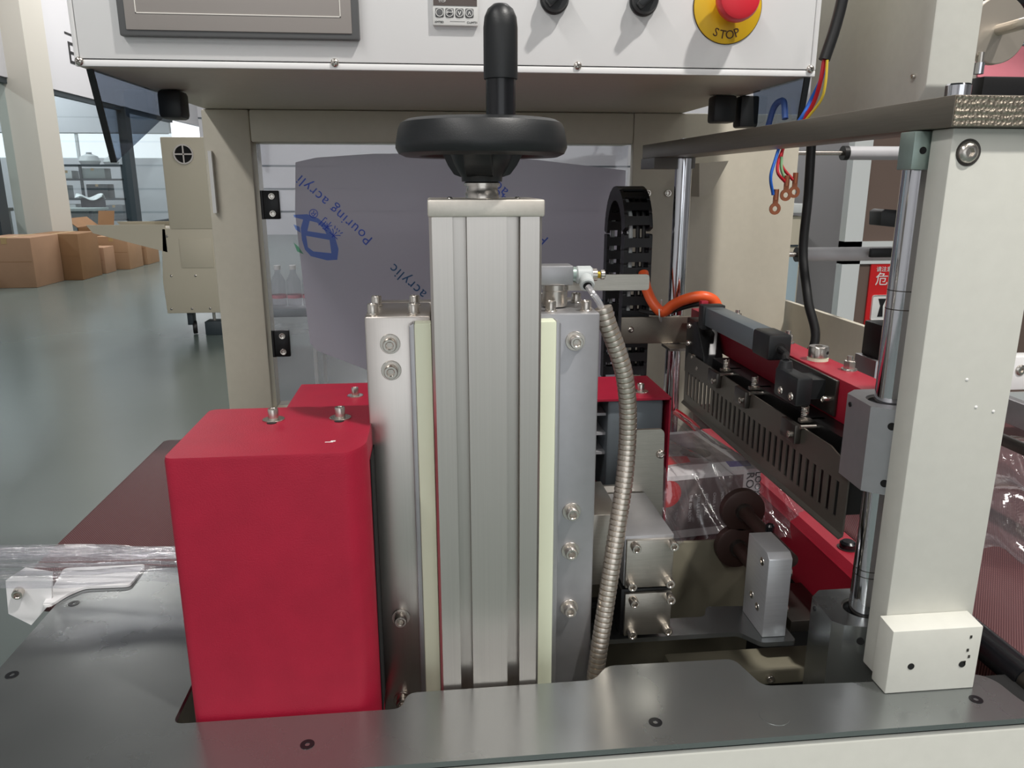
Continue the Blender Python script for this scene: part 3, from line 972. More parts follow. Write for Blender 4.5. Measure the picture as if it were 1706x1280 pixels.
MB().cyl((0.1325, 0.634, 1.2765), (0.1365, 0.634, 1.2765), 0.0052, 18).build('lock_nut', 'steel', t)
MB().cyl((0.1365, 0.634, 1.2765), (0.1395, 0.634, 1.2765), 0.0030, 16).build('needle', 'brass', t)
MB().cyl((0.1395, 0.634, 1.2765), (0.1435, 0.634, 1.2765), 0.0040, 18, bev=0.0006).build('adjuster', 'steel', t)
p0 = MB().prism(rounded([(0.105, 1.2615), (0.186, 1.2610), (0.186, 1.2745), (0.105, 1.2750)], 0.003), 'y', 0.648, 0.651)
p0.build('mounting_tab', 'steel_brushed', t)
t = tag(MB().tube(bez([(0.1265, 0.6205, 1.2685), (0.1300, 0.6150, 1.2630), (0.1350, 0.614, 1.2560), (0.1395, 0.616, 1.2470)], 6), 0.0026, 10).build('air_tube', 'tube_clear'),
        'thin translucent air tube from the white elbow into the conduit', 'tube')
path = bez([(0.1385, 0.6160, 1.2519), (0.1430, 0.6160, 1.2378), (0.1515, 0.6170, 1.2172), (0.1593, 0.6180, 1.1935), (0.1641, 0.6200, 1.1637), (0.1648, 0.6200, 1.1310), (0.1621, 0.6150, 1.0997),
            (0.1563, 0.6080, 1.0634), (0.1494, 0.6000, 1.0217), (0.1430, 0.5940, 0.9784), (0.1382, 0.5900, 0.9452), (0.1348, 0.5880, 0.9162)], 24)
L = [0]
for a, b_ in zip(path[:-1], path[1:]):
    L.append(L[-1] + (b_ - a).length)
def along(s):
    for i in range(len(L) - 1):
        if L[i + 1] >= s:
            k = (s - L[i]) / (L[i + 1] - L[i])
            return path[i].lerp(path[i + 1], k)
    return path[-1]
pitch = 0.0048
N = int(L[-1] / pitch)
pts, rad = [], []
for i in range(N):
    for f, r in ((0.0, 0.0062), (0.05, 0.0075), (0.45, 0.0078), (0.85, 0.0076), (0.91, 0.0062)):
        pts.append(along((i + f) * pitch))
        rad.append(r)
tag(MB().tube(pts, 0.0066, 20, rad).build('flexible_conduit', 'conduit_steel', smooth=24), 'ribbed bright metal flexible conduit curving down beside the column', 'conduit')

# ================================================================ CONTROL BOX
t = thing('control_box', 'white operator control box with screen and knobs above the machine', 'control box', (0.04, 1.2, 1.4745))
BX0, BX1, BY, BZ = -0.385, 0.4668, 0.95, 1.4745
MB().box(BX0, BX1, BY + 0.002, 1.50, BZ + 0.0003, 1.95, 0.005, 3).build('housing', 'beige', t)
g = MB().box(BX0 + 0.0015, BX1 - 0.0015, BY - 0.002, BY + 0.004, BZ + 0.0005, BZ + 0.0075, 0.001)
g.box(BX0 + 0.0015, BX0 + 0.0065, BY - 0.002, BY + 0.004, BZ + 0.0075, 1.94, 0.001).box(BX1 - 0.0075, BX1 - 0.0015, BY - 0.002, BY + 0.004, BZ + 0.0075, 1.94, 0.001)
g.build('panel_rim', 'panel_white', t)
MB().box(BX0 + 0.0075, BX1 - 0.0085, BY - 0.0022, BY + 0.004, BZ + 0.0086, 1.94, 0.0006).build('front_panel', 'panel_white', t)
MB().box(BX0 + 0.006, BX1 - 0.007, BY + 0.0012, BY + 0.003, BZ + 0.007, 1.94).build('panel_gap', 'black_void', t)
for x, z in ((-0.3785, 1.4800), (-0.1034, 1.4824), (0.175, 1.4833), (0.4585, 1.4835)):
    bolt(t, (x, BY - 0.002, z), (0, -1, 0), 0.0047, 0.0028, 'pan', name='screw')
FY = BY - 0.0022
s_ = MB().box(-0.3295, -0.0735, FY - 0.010, FY, 1.5050, 1.70, 0.002).build('touch_screen', 'screen_bezel', t)
MB().box(-0.3215, -0.0815, FY - 0.0112, FY - 0.009, 1.5110, 1.695, 0.0008).build('screen_face', 'screen_face', s_)
ln = MB().box(-0.310, -0.093, FY - 0.0117, FY - 0.011, 1.5275, 1.5285).box(-0.310, -0.309, FY - 0.0117, FY - 0.011, 1.5275, 1.69).box(-0.094, -0.093, FY - 0.0117, FY - 0.011, 1.5275, 1.69)
ln.build('screen_line', 'screen_line', s_)
c_ = MB().box(0.0080, 0.0590, FY - 0.006, FY, 1.5225, 1.5785, 0.0012).build('temperature_controller', 'label_white', t)
MB().box(0.0090, 0.0578, FY - 0.0065, FY - 0.0055, 1.5430, 1.575).build('display_strip', 'label_brown', c_)
for i in range(4):
    x = 0.0157 + i * 0.01115
    b = MB().box(x - 0.0047, x + 0.0047, FY - 0.0068, FY - 0.005, 1.5308, 1.5405, 0.0012).build('key', 'screen_bezel', c_)
    MB().lathe([(0.0042, 0), (0.0042, 0.0004), (0.0036, 0.0004), (0.0036, 0)], (x, FY - 0.0068, 1.5357), (0, -1, 0), 24, cap=False).build('key_ring', 'label_white', c_)
    if i:
        me = text_mesh(('', '↵', 'v', '^')[i], 0.0085 if i == 1 else 0.009, Matrix.Translation((x, FY - 0.007, 1.5332 if i != 3 else 1.5312)) @ FACE, 0.0002, 'CENTER')
        link_mesh('key_symbol', me, 'label_white', c_, 0)
for s, x, z in (('OUT', 0.0150, 1.5500), ('SUB', 0.0225, 1.5500), ('STOP', 0.0150, 1.5462), ('°C', 0.0530, 1.5495)):
    me = text_mesh(s, 0.0033, Matrix.Translation((x, FY - 0.0068, z)) @ FACE, 0.0002)
    link_mesh('lettering', me, 'label_white', c_, 0)
for s, x in (('XMTBD', 0.0100), ('C-UM731', 0.0462)):
    me = text_mesh(s, 0.0030, Matrix.Translation((x, FY - 0.0062, 1.5250)) @ FACE, 0.0002)
    link_mesh('lettering', me, 'ink_black', c_, 0)
MB().box(0.0272, 0.044, FY - 0.0062, FY - 0.006, 1.5266, 1.5269).build('lettering', 'ink_black', c_)
for x, lab in ((0.1462, 0), (0.2500, 0)):
    k = MB().lathe([(0.0165, 0), (0.0165, 0.004), (0.0150, 0.006), (0.0150, 0.012), (0.0138, 0.0145), (0, 0.0145)], (x, FY, 1.5535), (0, -1, 0), 40).build('selector_switch', 'black_plastic', t)
    M = Matrix.Translation((x, FY - 0.0145, 1.5535)) @ Matrix.Rotation(R(-42), 4, 'Y')
    MB().box(-0.0130, 0.0130, -0.011, 0.002, -0.0042, 0.0042, 0.0015, M=M).build('lever', 'black_plastic', k)
    MB().box(0.0040, 0.0125, -0.0116, -0.0105, -0.0012, 0.0012, M=M).build('pointer', 'label_white', k)
ex, ez = 0.3505, 1.5500
e = MB().lathe([(0.0405, 0), (0.0405, 0.0016), (0.0398, 0.002), (0, 0.002)], (ex, FY, ez), (0, -1, 0), 56).build('emergency_plate', 'yellow', t)
MB().lathe([(0.0412, 0), (0.0412, 0.0012), (0.0404, 0.0012)], (ex, FY, ez), (0, -1, 0), 56, cap=False).build('plate_edge', 'ink_dark', e)
b_ = MB().lathe([(0.015, 0.002), (0.015, 0.016), (0.022, 0.018), (0.0245, 0.022), (0.0245, 0.030), (0.0225, 0.0345), (0.018, 0.0365), (0, 0.0372)], (ex + 0.002, FY, ez + 0.003), (0, -1, 0), 48)
b_.build('stop_button', 'stop_red', e)
for i, ch in enumerate('STOP'):
    a = R(-24 + i * 16)
    M = Matrix.Translation((ex, FY - 0.0022, ez)) @ FACE @ Matrix.Rotation(a, 4, 'Z') @ Matrix.Translation((0, -0.0352, 0))
    link_mesh('lettering', text_mesh(ch, 0.0135, M, 0.0002, 'CENTER'), 'ink_dark', e, 0)

# tinted guards and their clips below the box
t = thing('tinted_guard', 'smoky tinted acrylic guard hanging below the screen end of the control box', 'guard', (-0.375, 1.08, 1.474))
MB().prism([(0.965, 1.474), (1.0005, 1.3752), (1.1887, 1.4396), (1.1930, 1.474)], 'x', -0.378, -0.372).build('pane', 'acrylic_tint', t)
MB().prism([(0.9635, 1.474), (0.9990, 1.3745), (1.0015, 1.3755), (0.9665, 1.474)], 'x', -0.3785, -0.3715).build('edge', 'black_gloss', t)
MB().box(-0.366, -0.334, 1.15, 1.19, 1.4365, 1.474, 0.006).build('clip', 'black_plastic', t)
t = thing('tinted_guard', 'smoky tinted acrylic guard with a blue mark below the stop-button end of the control box', 'guard', (0.455, 1.02, 1.474))
MB().prism([(0.946, 1.474), (0.9603, 1.40), (1.0843, 1.41), (1.10, 1.474)], 'x', 0.452, 0.458).build('pane', 'acrylic_tint', t)
MB().prism([(0.945, 1.474), (0.9595, 1.399), (0.9625, 1.399), (0.948, 1.474)], 'x', 0.4515, 0.4585).build('edge', 'black_gloss', t)
MB().tube(bez([(0.4515, 1.04, 1.425), (0.4515, 1.025, 1.448), (0.4515, 1.0, 1.452), (0.4515, 0.99, 1.430)], 8), 0.004, 8).build('printed_mark', 'ink_blue', t)
for x0, x1, z0 in ((0.412, 0.446, 1.4365), (0.4515, 0.480, 1.430)):
    MB().box(x0, x1, 1.14, 1.17, z0, 1.474, 0.004).build('clip', 'black_plastic', t)

# ================================================================ REAR FRAME AND DOOR
t = thing('machine_gantry', 'beige rear gantry carrying the hinged acrylic door', 'gantry', (0.0, 1.48, 0.8))
MB().box(-0.388, -0.308, 1.44, 1.52, 0.80, 1.4745, 0.004).build('post', 'beige', t)
MB().box(-0.308, 0.372, 1.44, 1.52, 1.420, 1.4745, 0.004).build('top_rail', 'beige', t)
MB().box(0.372, 0.69, 1.44, 1.46, 0.80, 1.4745, 0.003).build('side_sheet', 'beige', t)
MB().box(-0.308, 0.372, 1.44, 1.52, 0.90, 0.93, 0.003).build('bottom_rail', 'beige', t)
MB().prism([(0.4704, 1.3600, 1.3849)[0::2], (0.5234, 1.3600, 1.3891)[0::2], (0.4955, 1.3600, 1.3339)[0::2], (0.4740, 1.3600, 1.3277)[0::2]], 'y', 1.36, 1.44).build('gusset', 'beige', t)
for q in ((0.4014, 1.4400, 1.3331), (0.4403, 1.4400, 1.3330)):
    bolt(t, (q[0], 1.44, q[2]), (0, -1, 0), 0.0065, 0.006, 'cap')
MB().box(-0.380, -0.374, 1.430, 1.44, 1.30, 1.405).build('warning_strip', 'label_white', t)
t = thing('acrylic_door', 'clear acrylic door half covered by printed protective film', 'door', (0.03, 1.45, 0.94))
MB().box(-0.302, 0.366, 1.452, 1.458, 0.94, 1.418).build('pane', 'acrylic_clear', t)
f = MB()
fp = [(-0.236, 1.387), (-0.20, 1.395), (-0.10, 1.402), (0.03, 1.403), (0.20, 1.392), (0.362, 1.374), (0.363, 0.95), (0.0, 0.95), (-0.22, 1.045), (-0.232, 1.06), (-0.243, 1.30)]
f.prism(fp, 'y', 1.4505, 1.4515)
pf = f.build('protective_film', 'protective_film', t)
for zc in (1.3135, 1.061):
    h = MB().box(-0.2955, -0.268, 1.443, 1.452, zc - 0.025, zc + 0.025, 0.002)
    h.cyl((-0.2975, 1.446, zc - 0.025), (-0.2975, 1.446, zc + 0.025), 0.0035, 12)
    h = h.build('hinge', 'black_metal', t)
    for z in (zc + 0.015, zc - 0.015):
        bolt(h, (-0.280, 1.443, z), (0, -1, 0), 0.0058, 0.004, 'cap', name='screw')

# printing on the film: blue emblem and tilted lettering, seen from its back
def flat_shape(outer, holes, m, y=1.45):
    bm = bmesh.new()
    edges = []
    for Lp in [outer] + holes:
        vs = [bm.verts.new((p[0], y, p[2])) for p in Lp]
        edges += [bm.edges.new((vs[i], vs[(i + 1) % len(vs)])) for i in range(len(vs))]
    bmesh.ops.triangle_fill(bm, use_beauty=True, use_dissolve=False, edges=edges)
    mb = MB()
    mb.bm.free()
    mb.bm = bm
    return mb.build('emblem', m, pf, 0)
flat_shape([(-0.2458, 1.4500, 1.2959), (-0.2214, 1.4500, 1.2969), (-0.2027, 1.4500, 1.2894), (-0.1844, 1.4500, 1.2744), (-0.1747, 1.4500, 1.2561), (-0.1695, 1.4500, 1.2344), (-0.1728, 1.4500, 1.2148), (-0.1912, 1.4500, 1.2139), (-0.2199, 1.4500, 1.2218), (-0.2298, 1.4500, 1.2338), (-0.2340, 1.4500, 1.2511), (-0.2347, 1.4500, 1.2725), (-0.2294, 1.4500, 1.2874), (-0.2450, 1.4500, 1.2917)],
           [[(-0.2179, 1.4500, 1.2852), (-0.2053, 1.4500, 1.2820), (-0.1942, 1.4500, 1.2712), (-0.1895, 1.4500, 1.2616), (-0.2233, 1.4500, 1.2671)],
            [(-0.2260, 1.4500, 1.2586), (-0.1847, 1.4500, 1.2508), (-0.1829, 1.4500, 1.2269), (-0.2150, 1.4500, 1.2305), (-0.2242, 1.4500, 1.2381)]], 'film_ink_blue')
flat_shape([(-0.2470, 1.4500, 1.2790), (-0.2367, 1.4500, 1.2747), (-0.2353, 1.4500, 1.2640), (-0.2434, 1.4500, 1.2694)], [], 'film_ink_blue')
flat_shape([(-0.2492, 1.4500, 1.2469), (-0.2402, 1.4500, 1.2382), (-0.2325, 1.4500, 1.2252), (-0.2439, 1.4500, 1.2307)], [], 'film_ink_green')
def film_text(s, p, size, ang, m='film_ink_blue'):
    M = Matrix.Translation((p[0], 1.4502, p[2])) @ FACE @ Matrix.Rotation(R(ang), 4, 'Z')
    link_mesh('lettering', text_mesh(s, size, M, 0.0003, spacing=1.12), m, pf, 0)
film_text('Pouring acryli', (-0.1057, 1.4500, 1.2524), 0.0265, 137)
film_text('杰利 ®', (-0.1594, 1.4500, 1.2614), 0.022, 137)
film_text('acrylic', (-0.0100, 1.4500, 1.1517), 0.028, 137, 'film_ink_teal')
film_text('Pouring acrylic', (0.2200, 1.4500, 1.2501), 0.028, 137)
film_text('acryl', (0.1443, 1.4500, 1.3375), 0.028, 137)
film_text('ba', (0.3402, 1.4500, 1.1188), 0.030, 137, 'film_ink_teal')


# ================================================================ FRONT POST, RAIL AND GUIDE RODS
t = thing('front_post', 'off-white upright plate post bolted to the deck plate', 'post', (0.4, 0.53, 0.95))
MB().box(0.3615, 0.4375, 0.525, 0.549, 0.95, 1.3875, 0.0012).build('plate', 'beige_white', t)
b = MB().prism([(0.505, 0.9505), (0.525, 0.9505), (0.525, 1.0095), (0.505, 1.0070)], 'x', 0.3555, 0.4318, 0.0008)
blk = b.build('foot_block', 'beige_white', t)
for x, z in ((0.3745, 0.9745), (0.4185, 0.9735)):
    MB().lathe([(0.0028, 0), (0.0028, 0.0004), (0, 0.0004)], (x, 0.5050, z), (0, -1, 0), 18).build('screw_hole', 'black_void', blk)
p = (0.3747, 0.5250, 1.3712)
MB().lathe([(0.0092, 0), (0.0092, 0.0004), (0.0075, 0.0002)], (p[0], 0.525, p[2]), (0, -1, 0), 28, cap=False).build('counterbore', 'steel_dark', t)
bolt(t, (p[0], 0.5248, p[2]), (0, -1, 0), 0.0074, 0.003, 'button')
for q in ((0.4000, 0.5250, 1.2070), (0.4258, 0.5250, 1.1811), (0.4109, 0.5250, 1.1850)):
    MB().lathe([(0.0014, 0), (0.0010, 0.0003), (0, 0.0004)], (q[0], 0.525, q[2]), (0, -1, 0.3), 7).build('paint_chip', 'label_white', t)
for dx, dz in ((0, 0), (0.002, -0.006), (-0.001, -0.011), (0.001, 0.012)):
    MB().box(0.4205 + dx, 0.4222 + dx, 0.5046, 0.5051, 0.985 + dz, 0.9875 + dz).build('ink_mark', 'steel_dark', blk)

t = thing('top_rail_bar', 'thick steel bar running back from the post top, with a milled end', 'rail', (0.38, 0.86, 1.3875))
b = MB().prism([(0.3555, 0.5192), (0.52, 0.5192), (0.52, 0.562), (0.394, 0.562), (0.394, 1.235), (0.3340, 1.235)], 'z', 1.3878, 1.4085, 0.0006)
b.build('bar', 'steel_bar', t)
MB().box(0.3562, 0.5195, 0.5182, 0.5193, 1.3884, 1.4079).build('milled_end', 'milled', t)
MB().prism([(0.3325, 1.372), (0.395, 1.372), (0.395, 1.3876), (0.3325, 1.3876)], 'y', 1.16, 1.235).build('rear_pad', 'steel_dark', t)
bolt(t, (0.3745, 0.545, 1.4085), (0, 0, 1), 0.0085, 0.010, 'cap', m='chrome')
q = (0.3764, 1.1600, 1.4105)
t2 = t
RX, RY0, RY1, RR = 0.3775, 0.582, 1.165, 0.0125
def rod(label, x, y, z0, z1, rr):
    t = thing('guide_rod', label, 'rod', (x, y, z0), 'chromed guide rods of the sealing jaws')
    MB().cyl((x, y, z0), (x, y, z1), rr, 48, bev=0.001).build('shaft', 'chrome', t)
    return t
t = rod('thick chromed guide rod standing right behind the off-white post', RX, RY0, 0.86, 1.387, RR)
for z in (1.022, 1.016, 1.267, 1.252):
    MB().lathe([(RR + 0.0001, 0), (RR + 0.00015, 0.0004), (RR + 0.0001, 0.0008)], (RX, RY0, z), n=48, cap=False).build('scored_ring', 'steel_dark', t)
MB().box(0.3500, 0.3690, 0.5505, 0.5690, 1.3600, 1.3870, 0.0008).build('rod_clamp', 'zinc', t)
MB().lathe([(0.0026, 0), (0.0026, 0.0004), (0, 0.0004)], (0.3575, 0.5505, 1.3735), (0, -1, 0), 18).build('screw_hole', 'black_void', t)
t = rod('chromed guide rod at the rear end of the steel bar', 0.3790, RY1, 0.90, 1.3876, RR)
MB().cyl((0.3790, RY1, 1.4085), (0.3790, RY1, 1.4150), 0.007, 20).build('rod_tip', 'chrome', t)


def bearing(name, label, z0, z1, m, group, dx=0.0):
    t = thing(name, label, 'bearing', (RX, 0.6, z0), group)
    outer = [(0.3660 + dx, 0.618), (0.3540 + dx, 0.607), (0.3515 + dx, 0.5665), (0.3590 + dx, 0.5590), (0.3680, 0.5530), (0.4000, 0.5530), (0.4080, 0.570), (0.4080, 0.618)]
    hole = [(RX + (RR + 0.0052) * math.cos(2 * math.pi * i / 40), RY0 + 0.002 + (RR + 0.0052) * math.sin(2 * math.pi * i / 40)) for i in range(40)]
    bm = bmesh.new()
    def loop(P, z):
        return [bm.verts.new((x, y, z)) for x, y in P]
    OT, OB, HT, HB = loop(outer, z1), loop(outer, z0), loop(hole, z1), loop(hole, z1 - 0.02)
    n = len(outer)
    for i in range(n):
        bm.faces.new((OB[i], OB[(i + 1) % n], OT[(i + 1) % n], OT[i]))
    bm.faces.new(OB)
    for i in range(40):
        bm.faces.new((HT[i], HT[(i + 1) % 40], HB[(i + 1) % 40], HB[i]))
    bm.faces.new(HB)
    edges = []
    for Lp in (OT, HT):
        for i in range(len(Lp)):
            e = bm.edges.get((Lp[i], Lp[(i + 1) % len(Lp)]))
            edges.append(e)
    bmesh.ops.triangle_fill(bm, use_beauty=True, use_dissolve=False, edges=edges)
    bmesh.ops.recalc_face_normals(bm, faces=bm.faces)
    mb = MB()
    mb.bm.free()
    mb.bm = bm
    mb.build('block', m, t, 25)
    MB().lathe([(RR + 0.0051, 0), (RR + 0.0051, 0.0012), (RR + 0.0036, 0.0012), (RR + 0.0036, 0)], (RX, RY0 + 0.002, z1 - 0.003), n=40, cap=False).build('seal_ring', 'steel', t)
    MB().lathe([(RR + 0.0050, 0), (RR + 0.0002, 0.001)], (RX, RY0 + 0.002, z1 - 0.010), n=40, cap=False).build('seal', 'rubber_black', t)
    for z in (z0 + 0.010, z1 - 0.014):
        MB().lathe([(0.0032, 0), (0.0032, 0.0004), (0, 0.0004)], (0.3645 + dx * 0.3, 0.5552 + dx * 0.05, z), (-0.6, -1, 0), 18).build('screw_hole', 'black_void', t)
    bolt(t, (0.3537 + dx, 0.600, z1 - 0.008), (-1, 0.06, 0), 0.0022, 0.001, 'flat', m='black_gloss', name='set_screw')
    return t


bearing('linear_bearing', 'faceted aluminium linear bearing block on the thick rod at the red beam', 1.102, 1.175, 'alu_flat', 'bearing blocks on the thick rod')
bearing('linear_bearing', 'faceted aluminium bearing block low on the thick rod at deck level', 0.86, 0.980, 'steel_sheet', 'bearing blocks on the thick rod', -0.012)

# ================================================================ UPPER SEALING JAW
t = thing('upper_jaw', 'red upper sealing beam spanning between the guide rods', 'sealing jaw', (0.41, 0.85, 1.06))
MB().box(0.3935, 0.4300, 0.622, 1.135, 1.1235, 1.1655, 0.0012).build('beam', 'red_dark', t)
MB().box(0.372, 0.42, 0.64, 0.975, 1.045, 1.1235).build('heater_block', 'black_metal', t)
for p in ((0.4222, 0.7247, 1.1655), (0.4204, 0.8633, 1.1655), (0.4280, 1.0219, 1.1655), (0.4316, 1.0945, 1.1655)):
    bolt(t, (min(max(p[0], 0.402), 0.421), p[1], 1.1655), (0, 0, 1), 0.0062, 0.013, 'nut', washer=0.0078, wt=0.002)
p = (0.4134, 0.7729, 1.1655)
b = MB().lathe([(0.0095, 0), (0.0105, 0.001), (0.0105, 0.0115), (0.0098, 0.0125), (0.004, 0.0125), (0.004, 0.006)], (0.412, p[1], 1.1685), n=36).build('shaft_collar', 'steel', t)
MB().lathe([(0.0110, 0), (0.0110, 0.003), (0.004, 0.003)], (0.412, p[1], 1.1655), n=32).build('white_washer', 'nylon', t)
MB().lathe([(0.0018, 0), (0.0018, 0.0003), (0, 0.0003)], (0.412 + 0.006, p[1] - 0.0087, 1.175), (0.55, -0.83, 0), 12).build('set_screw_hole', 'black_void', t)
# slotted guard sheet
GX0, GX1, GY0, GY1, GZ0, GZ1 = 0.3585, 0.3600, 0.598, 1.045, 1.0450, 1.1180
g = MB()
NS = 30
sw = (GY1 - GY0 - 0.02) / NS
g.prism([(GY0, GZ1 - 0.027), (GY0, GZ1 - 0.017), (GY0 + 0.010, GZ1 - 0.006), (GY0 + 0.035, GZ1), (GY1 - 0.01, GZ1), (GY1, GZ1 - 0.012), (GY1, GZ1 - 0.027)], 'x', GX0, GX1)
g.box(GX0, GX1, GY0, GY1, GZ0, GZ0 + 0.012)
for i in range(NS + 1):
    y = GY0 + 0.01 + i * sw
    wdt = sw * 0.52
    a_, c_ = (GY0, y + wdt / 2) if i == 0 else ((y - wdt / 2, GY1) if i == NS else (y - wdt / 2, y + wdt / 2))
    g.box(GX0, GX1, a_, c_, GZ0 + 0.012, GZ1 - 0.027)
g.prism([(GX0, GZ0 + 0.001), (GX0 - 0.003, GZ0 - 0.002), (GX0 - 0.003, GZ0 - 0.0035), (GX0 + 0.0015, GZ0 - 0.001)], 'y', GY0, GY1)
gd = g.build('slotted_guard', 'steel_guard', t)
# hinge clips, springs and pins along the guard top
for y in (0.690, 0.815, 0.905):
    MB().box(0.352, 0.3585, y, y + 0.032, 1.100, 1.1195, 0.001).build('guard_clip', 'steel_dark', t)
    bolt(t, (0.352, y + 0.008, 1.108), (-1, 0, 0), 0.0036, 0.003, 'cap')
    MB().cyl((0.355, y - 0.004, 1.1190), (0.385, y - 0.004, 1.1190), 0.0022, 10).build('pin', 'steel', t)
    MB().box(0.360, 0.386, y + 0.006, y + 0.012, 1.120, 1.1235).build('spring_bar', 'steel', t)
    sp = []
    for k in range(60):
        a = k * 0.75
        sp.append((0.372 + 0.0032 * math.cos(a), y + 0.022 + 0.0032 * math.sin(a), 1.119 + 0.00022 * k))
    MB().tube(sp, 0.0008, 6).build('spring', 'steel', t)
# limit switch on the beam
s_ = thing('limit_switch', 'black limit switch box screwed to the side of the red beam', 'switch', (0.37, 0.70, 1.13))
MB().box(0.3895, 0.3935, 0.690, 0.800, 1.1270, 1.1640, 0.0015).build('mounting_plate', 'steel_dark', s_)
MB().box(0.3530, 0.3700, 0.697, 0.748, 1.1360, 1.1660, 0.003).build('body', 'black_plastic', s_)
MB().box(0.3700, 0.3895, 0.71, 0.74, 1.1400, 1.1600).build('spacer', 'black_plastic', s_)
for y in (0.707, 0.731):
    bolt(s_, (0.3530, y, 1.1445), (-1, 0, 0), 0.0045, 0.002, 'button')
bolt(s_, (0.3895, 0.699, 1.143), (-1, 0, 0), 0.0032, 0.008, 'cap')
MB().cyl((0.3615, 0.742, 1.165), (0.3615, 0.742, 1.173), 0.008, 20, r1=0.006).build('gland', 'black_plastic', s_)
# pneumatic cylinder on the beam
s_ = thing('air_cylinder', 'grey square air cylinder with black end caps lying along the red beam', 'cylinder', (0.372, 0.9, 1.17))
MB().box(0.3610, 0.3860, 0.828, 0.985, 1.1660, 1.1905, 0.0015).build('barrel', 'grey_box', s_)
MB().box(0.3600, 0.3870, 0.783, 0.828, 1.1630, 1.1920, 0.004).build('end_cap', 'black_plastic', s_)
MB().box(0.3580, 0.3890, 0.985, 1.003, 1.1600, 1.1930, 0.002).build('end_cap', 'black_plastic', s_)
MB().lathe([(0.006, 0), (0.006, 0.0004), (0, 0.0004)], (0.3735, 0.783, 1.1770), (0, -1, 0), 20).build('port', 'black_void', s_)
MB().box(0.362, 0.372, 1.004, 1.014, 1.178, 1.196, 0.001).build('red_clip', 'red_dark', s_)
tag(MB().tube(bez([(0.3735, 0.786, 1.1770), (0.3725, 0.766, 1.1745), (0.3650, 0.752, 1.1745), (0.362, 0.743, 1.1720)], 6), 0.0036, 10).build('black_lead', 'rubber_black'),
    'short black lead from the air cylinder cap to the limit switch', 'cable')
s_ = thing('rear_carriage', 'black carriage bracket with chrome screws at the rear end of the beam', 'bracket', (0.37, 1.04, 1.1))
MB().prism([(0.990, 1.085), (1.06, 1.085), (1.06, 1.165), (1.02, 1.165), (0.985, 1.125), (0.980, 1.10)], 'x', 0.362, 0.390, 0.002).build('bracket', 'black_metal', s_)
for p in ((0.362, 1.045, 1.130), (0.362, 1.020, 1.115), (0.362, 1.045, 1.155), (0.362, 0.998, 1.104)):
    bolt(s_, p, (-1, 0, 0), 0.0045, 0.004, 'button')
MB().box(0.2880, 0.400, 1.148, 1.1525, 1.1085, 1.1510, 0.002).build('flange_arm', 'steel_bar', s_)
bolt(s_, (0.3035, 1.148, 1.1315), (0, -1, 0), 0.005, 0.003, 'button')
MB().box(0.355, 0.4035, 1.110, 1.1525, 1.1040, 1.1080).build('angle_foot', 'steel', s_)

# ================================================================ LOWER JAW AND PRODUCT
tag(MB().tube(bez([(0.3424, 1.0300, 1.0329), (0.3510, 1.0200, 1.0276), (0.3604, 1.0100, 1.0206), (0.3661, 1.0000, 1.0147)], 5), 0.0052, 10).build('red_hose', 'wire_red'), 'short red rubber hose lying behind the printed box', 'hose')
t = thing('lower_jaw', 'dark red lower sealing beam in the shade below the wrapped box', 'sealing jaw', (0.38, 0.85, 0.93))
MB().prism([(0.402, 0.91), (0.446, 0.91), (0.446, 0.974), (0.440, 0.982), (0.410, 0.982), (0.402, 0.974)], 'y', 0.627, 1.10).build('beam', 'red_dark', t)
p = (0.4008, 0.6936, 0.9820)
b = MB().lathe([(0.0075, 0), (0.0085, 0.001), (0.0085, 0.006), (0.006, 0.008), (0.0, 0.008)], (0.424, p[1], 0.982), n=28).build('knob', 'black_gloss', t)
MB().lathe([(0.0105, 0), (0.0105, 0.001), (0.0085, 0.001)], (0.424, p[1], 0.982), n=28).build('washer', 'steel_dark', t)
MB().box(0.355, 0.402, 0.665, 0.74, 0.905, 0.918, 0.001).build('angle_plate', 'steel_dark', t)

t = thing('product_box', 'printed white and grey gift box wrapped in clear film on the belt', 'box', (0.3190, 0.918, 0.93), rotz=R(8))
W2, D2, H = 0.066, 0.078, 0.083
MB().box(-W2, W2, -D2, D2, 0.001, H, 0.0008).build('carton', 'carton_white', t)
MB().box(-W2 + 0.002, 0.042, -D2 - 0.0006, -D2, 0.012, H - 0.006).build('grey_print', 'carton_grey', t)
MB().lathe([(0.017, 0), (0.017, 0.0003), (0, 0.0003)], (-0.057, -D2 - 0.0006, H - 0.022), (0, -1, 0), 28).build('red_dot', 'poster_red', t)
for s, x, sz in (('LOOK FOR', 0.0585, 0.0115), ('ROOM', 0.0465, 0.0150)):
    M = Matrix.Translation((x, -D2 - 0.0008, H - 0.004)) @ FACE @ Matrix.Rotation(R(-90), 4, 'Z')
    link_mesh('lettering', text_mesh(s, sz, M, 0.0002), 'ink_black', t, 0)
for i in range(6):
    M = Matrix.Translation((0.024 - i * 0.0105, -D2 - 0.0008, H - 0.026)) @ FACE @ Matrix.Rotation(R(-90), 4, 'Z')
    link_mesh('lettering', text_mesh(('SURE THE', 'MOST IS SET', 'CHAIR & LAMP', 'GREEN HALL', 'TABLE & EASY', 'THE BIG ROOM')[i], 0.0050, M, 0.0002), 'carton_white', t, 0)
MB().box(-W2 + 0.004, 0.046, -D2 + 0.03, D2 - 0.012, H, H + 0.0006).build('photo_print', 'carton_photo', t)
MB().prism([(-0.06, -0.045), (-0.01, -0.04), (-0.005, -0.02), (-0.05, -0.012)], 'z', H + 0.0006, H + 0.0009).build('photo_print', 'poster_red', t)
MB().lathe([(0.02, 0), (0.018, 0.0002), (0, 0.0002)], (0.012, -0.01, H + 0.0006), n=20).build('photo_print', 'label_brown', t)
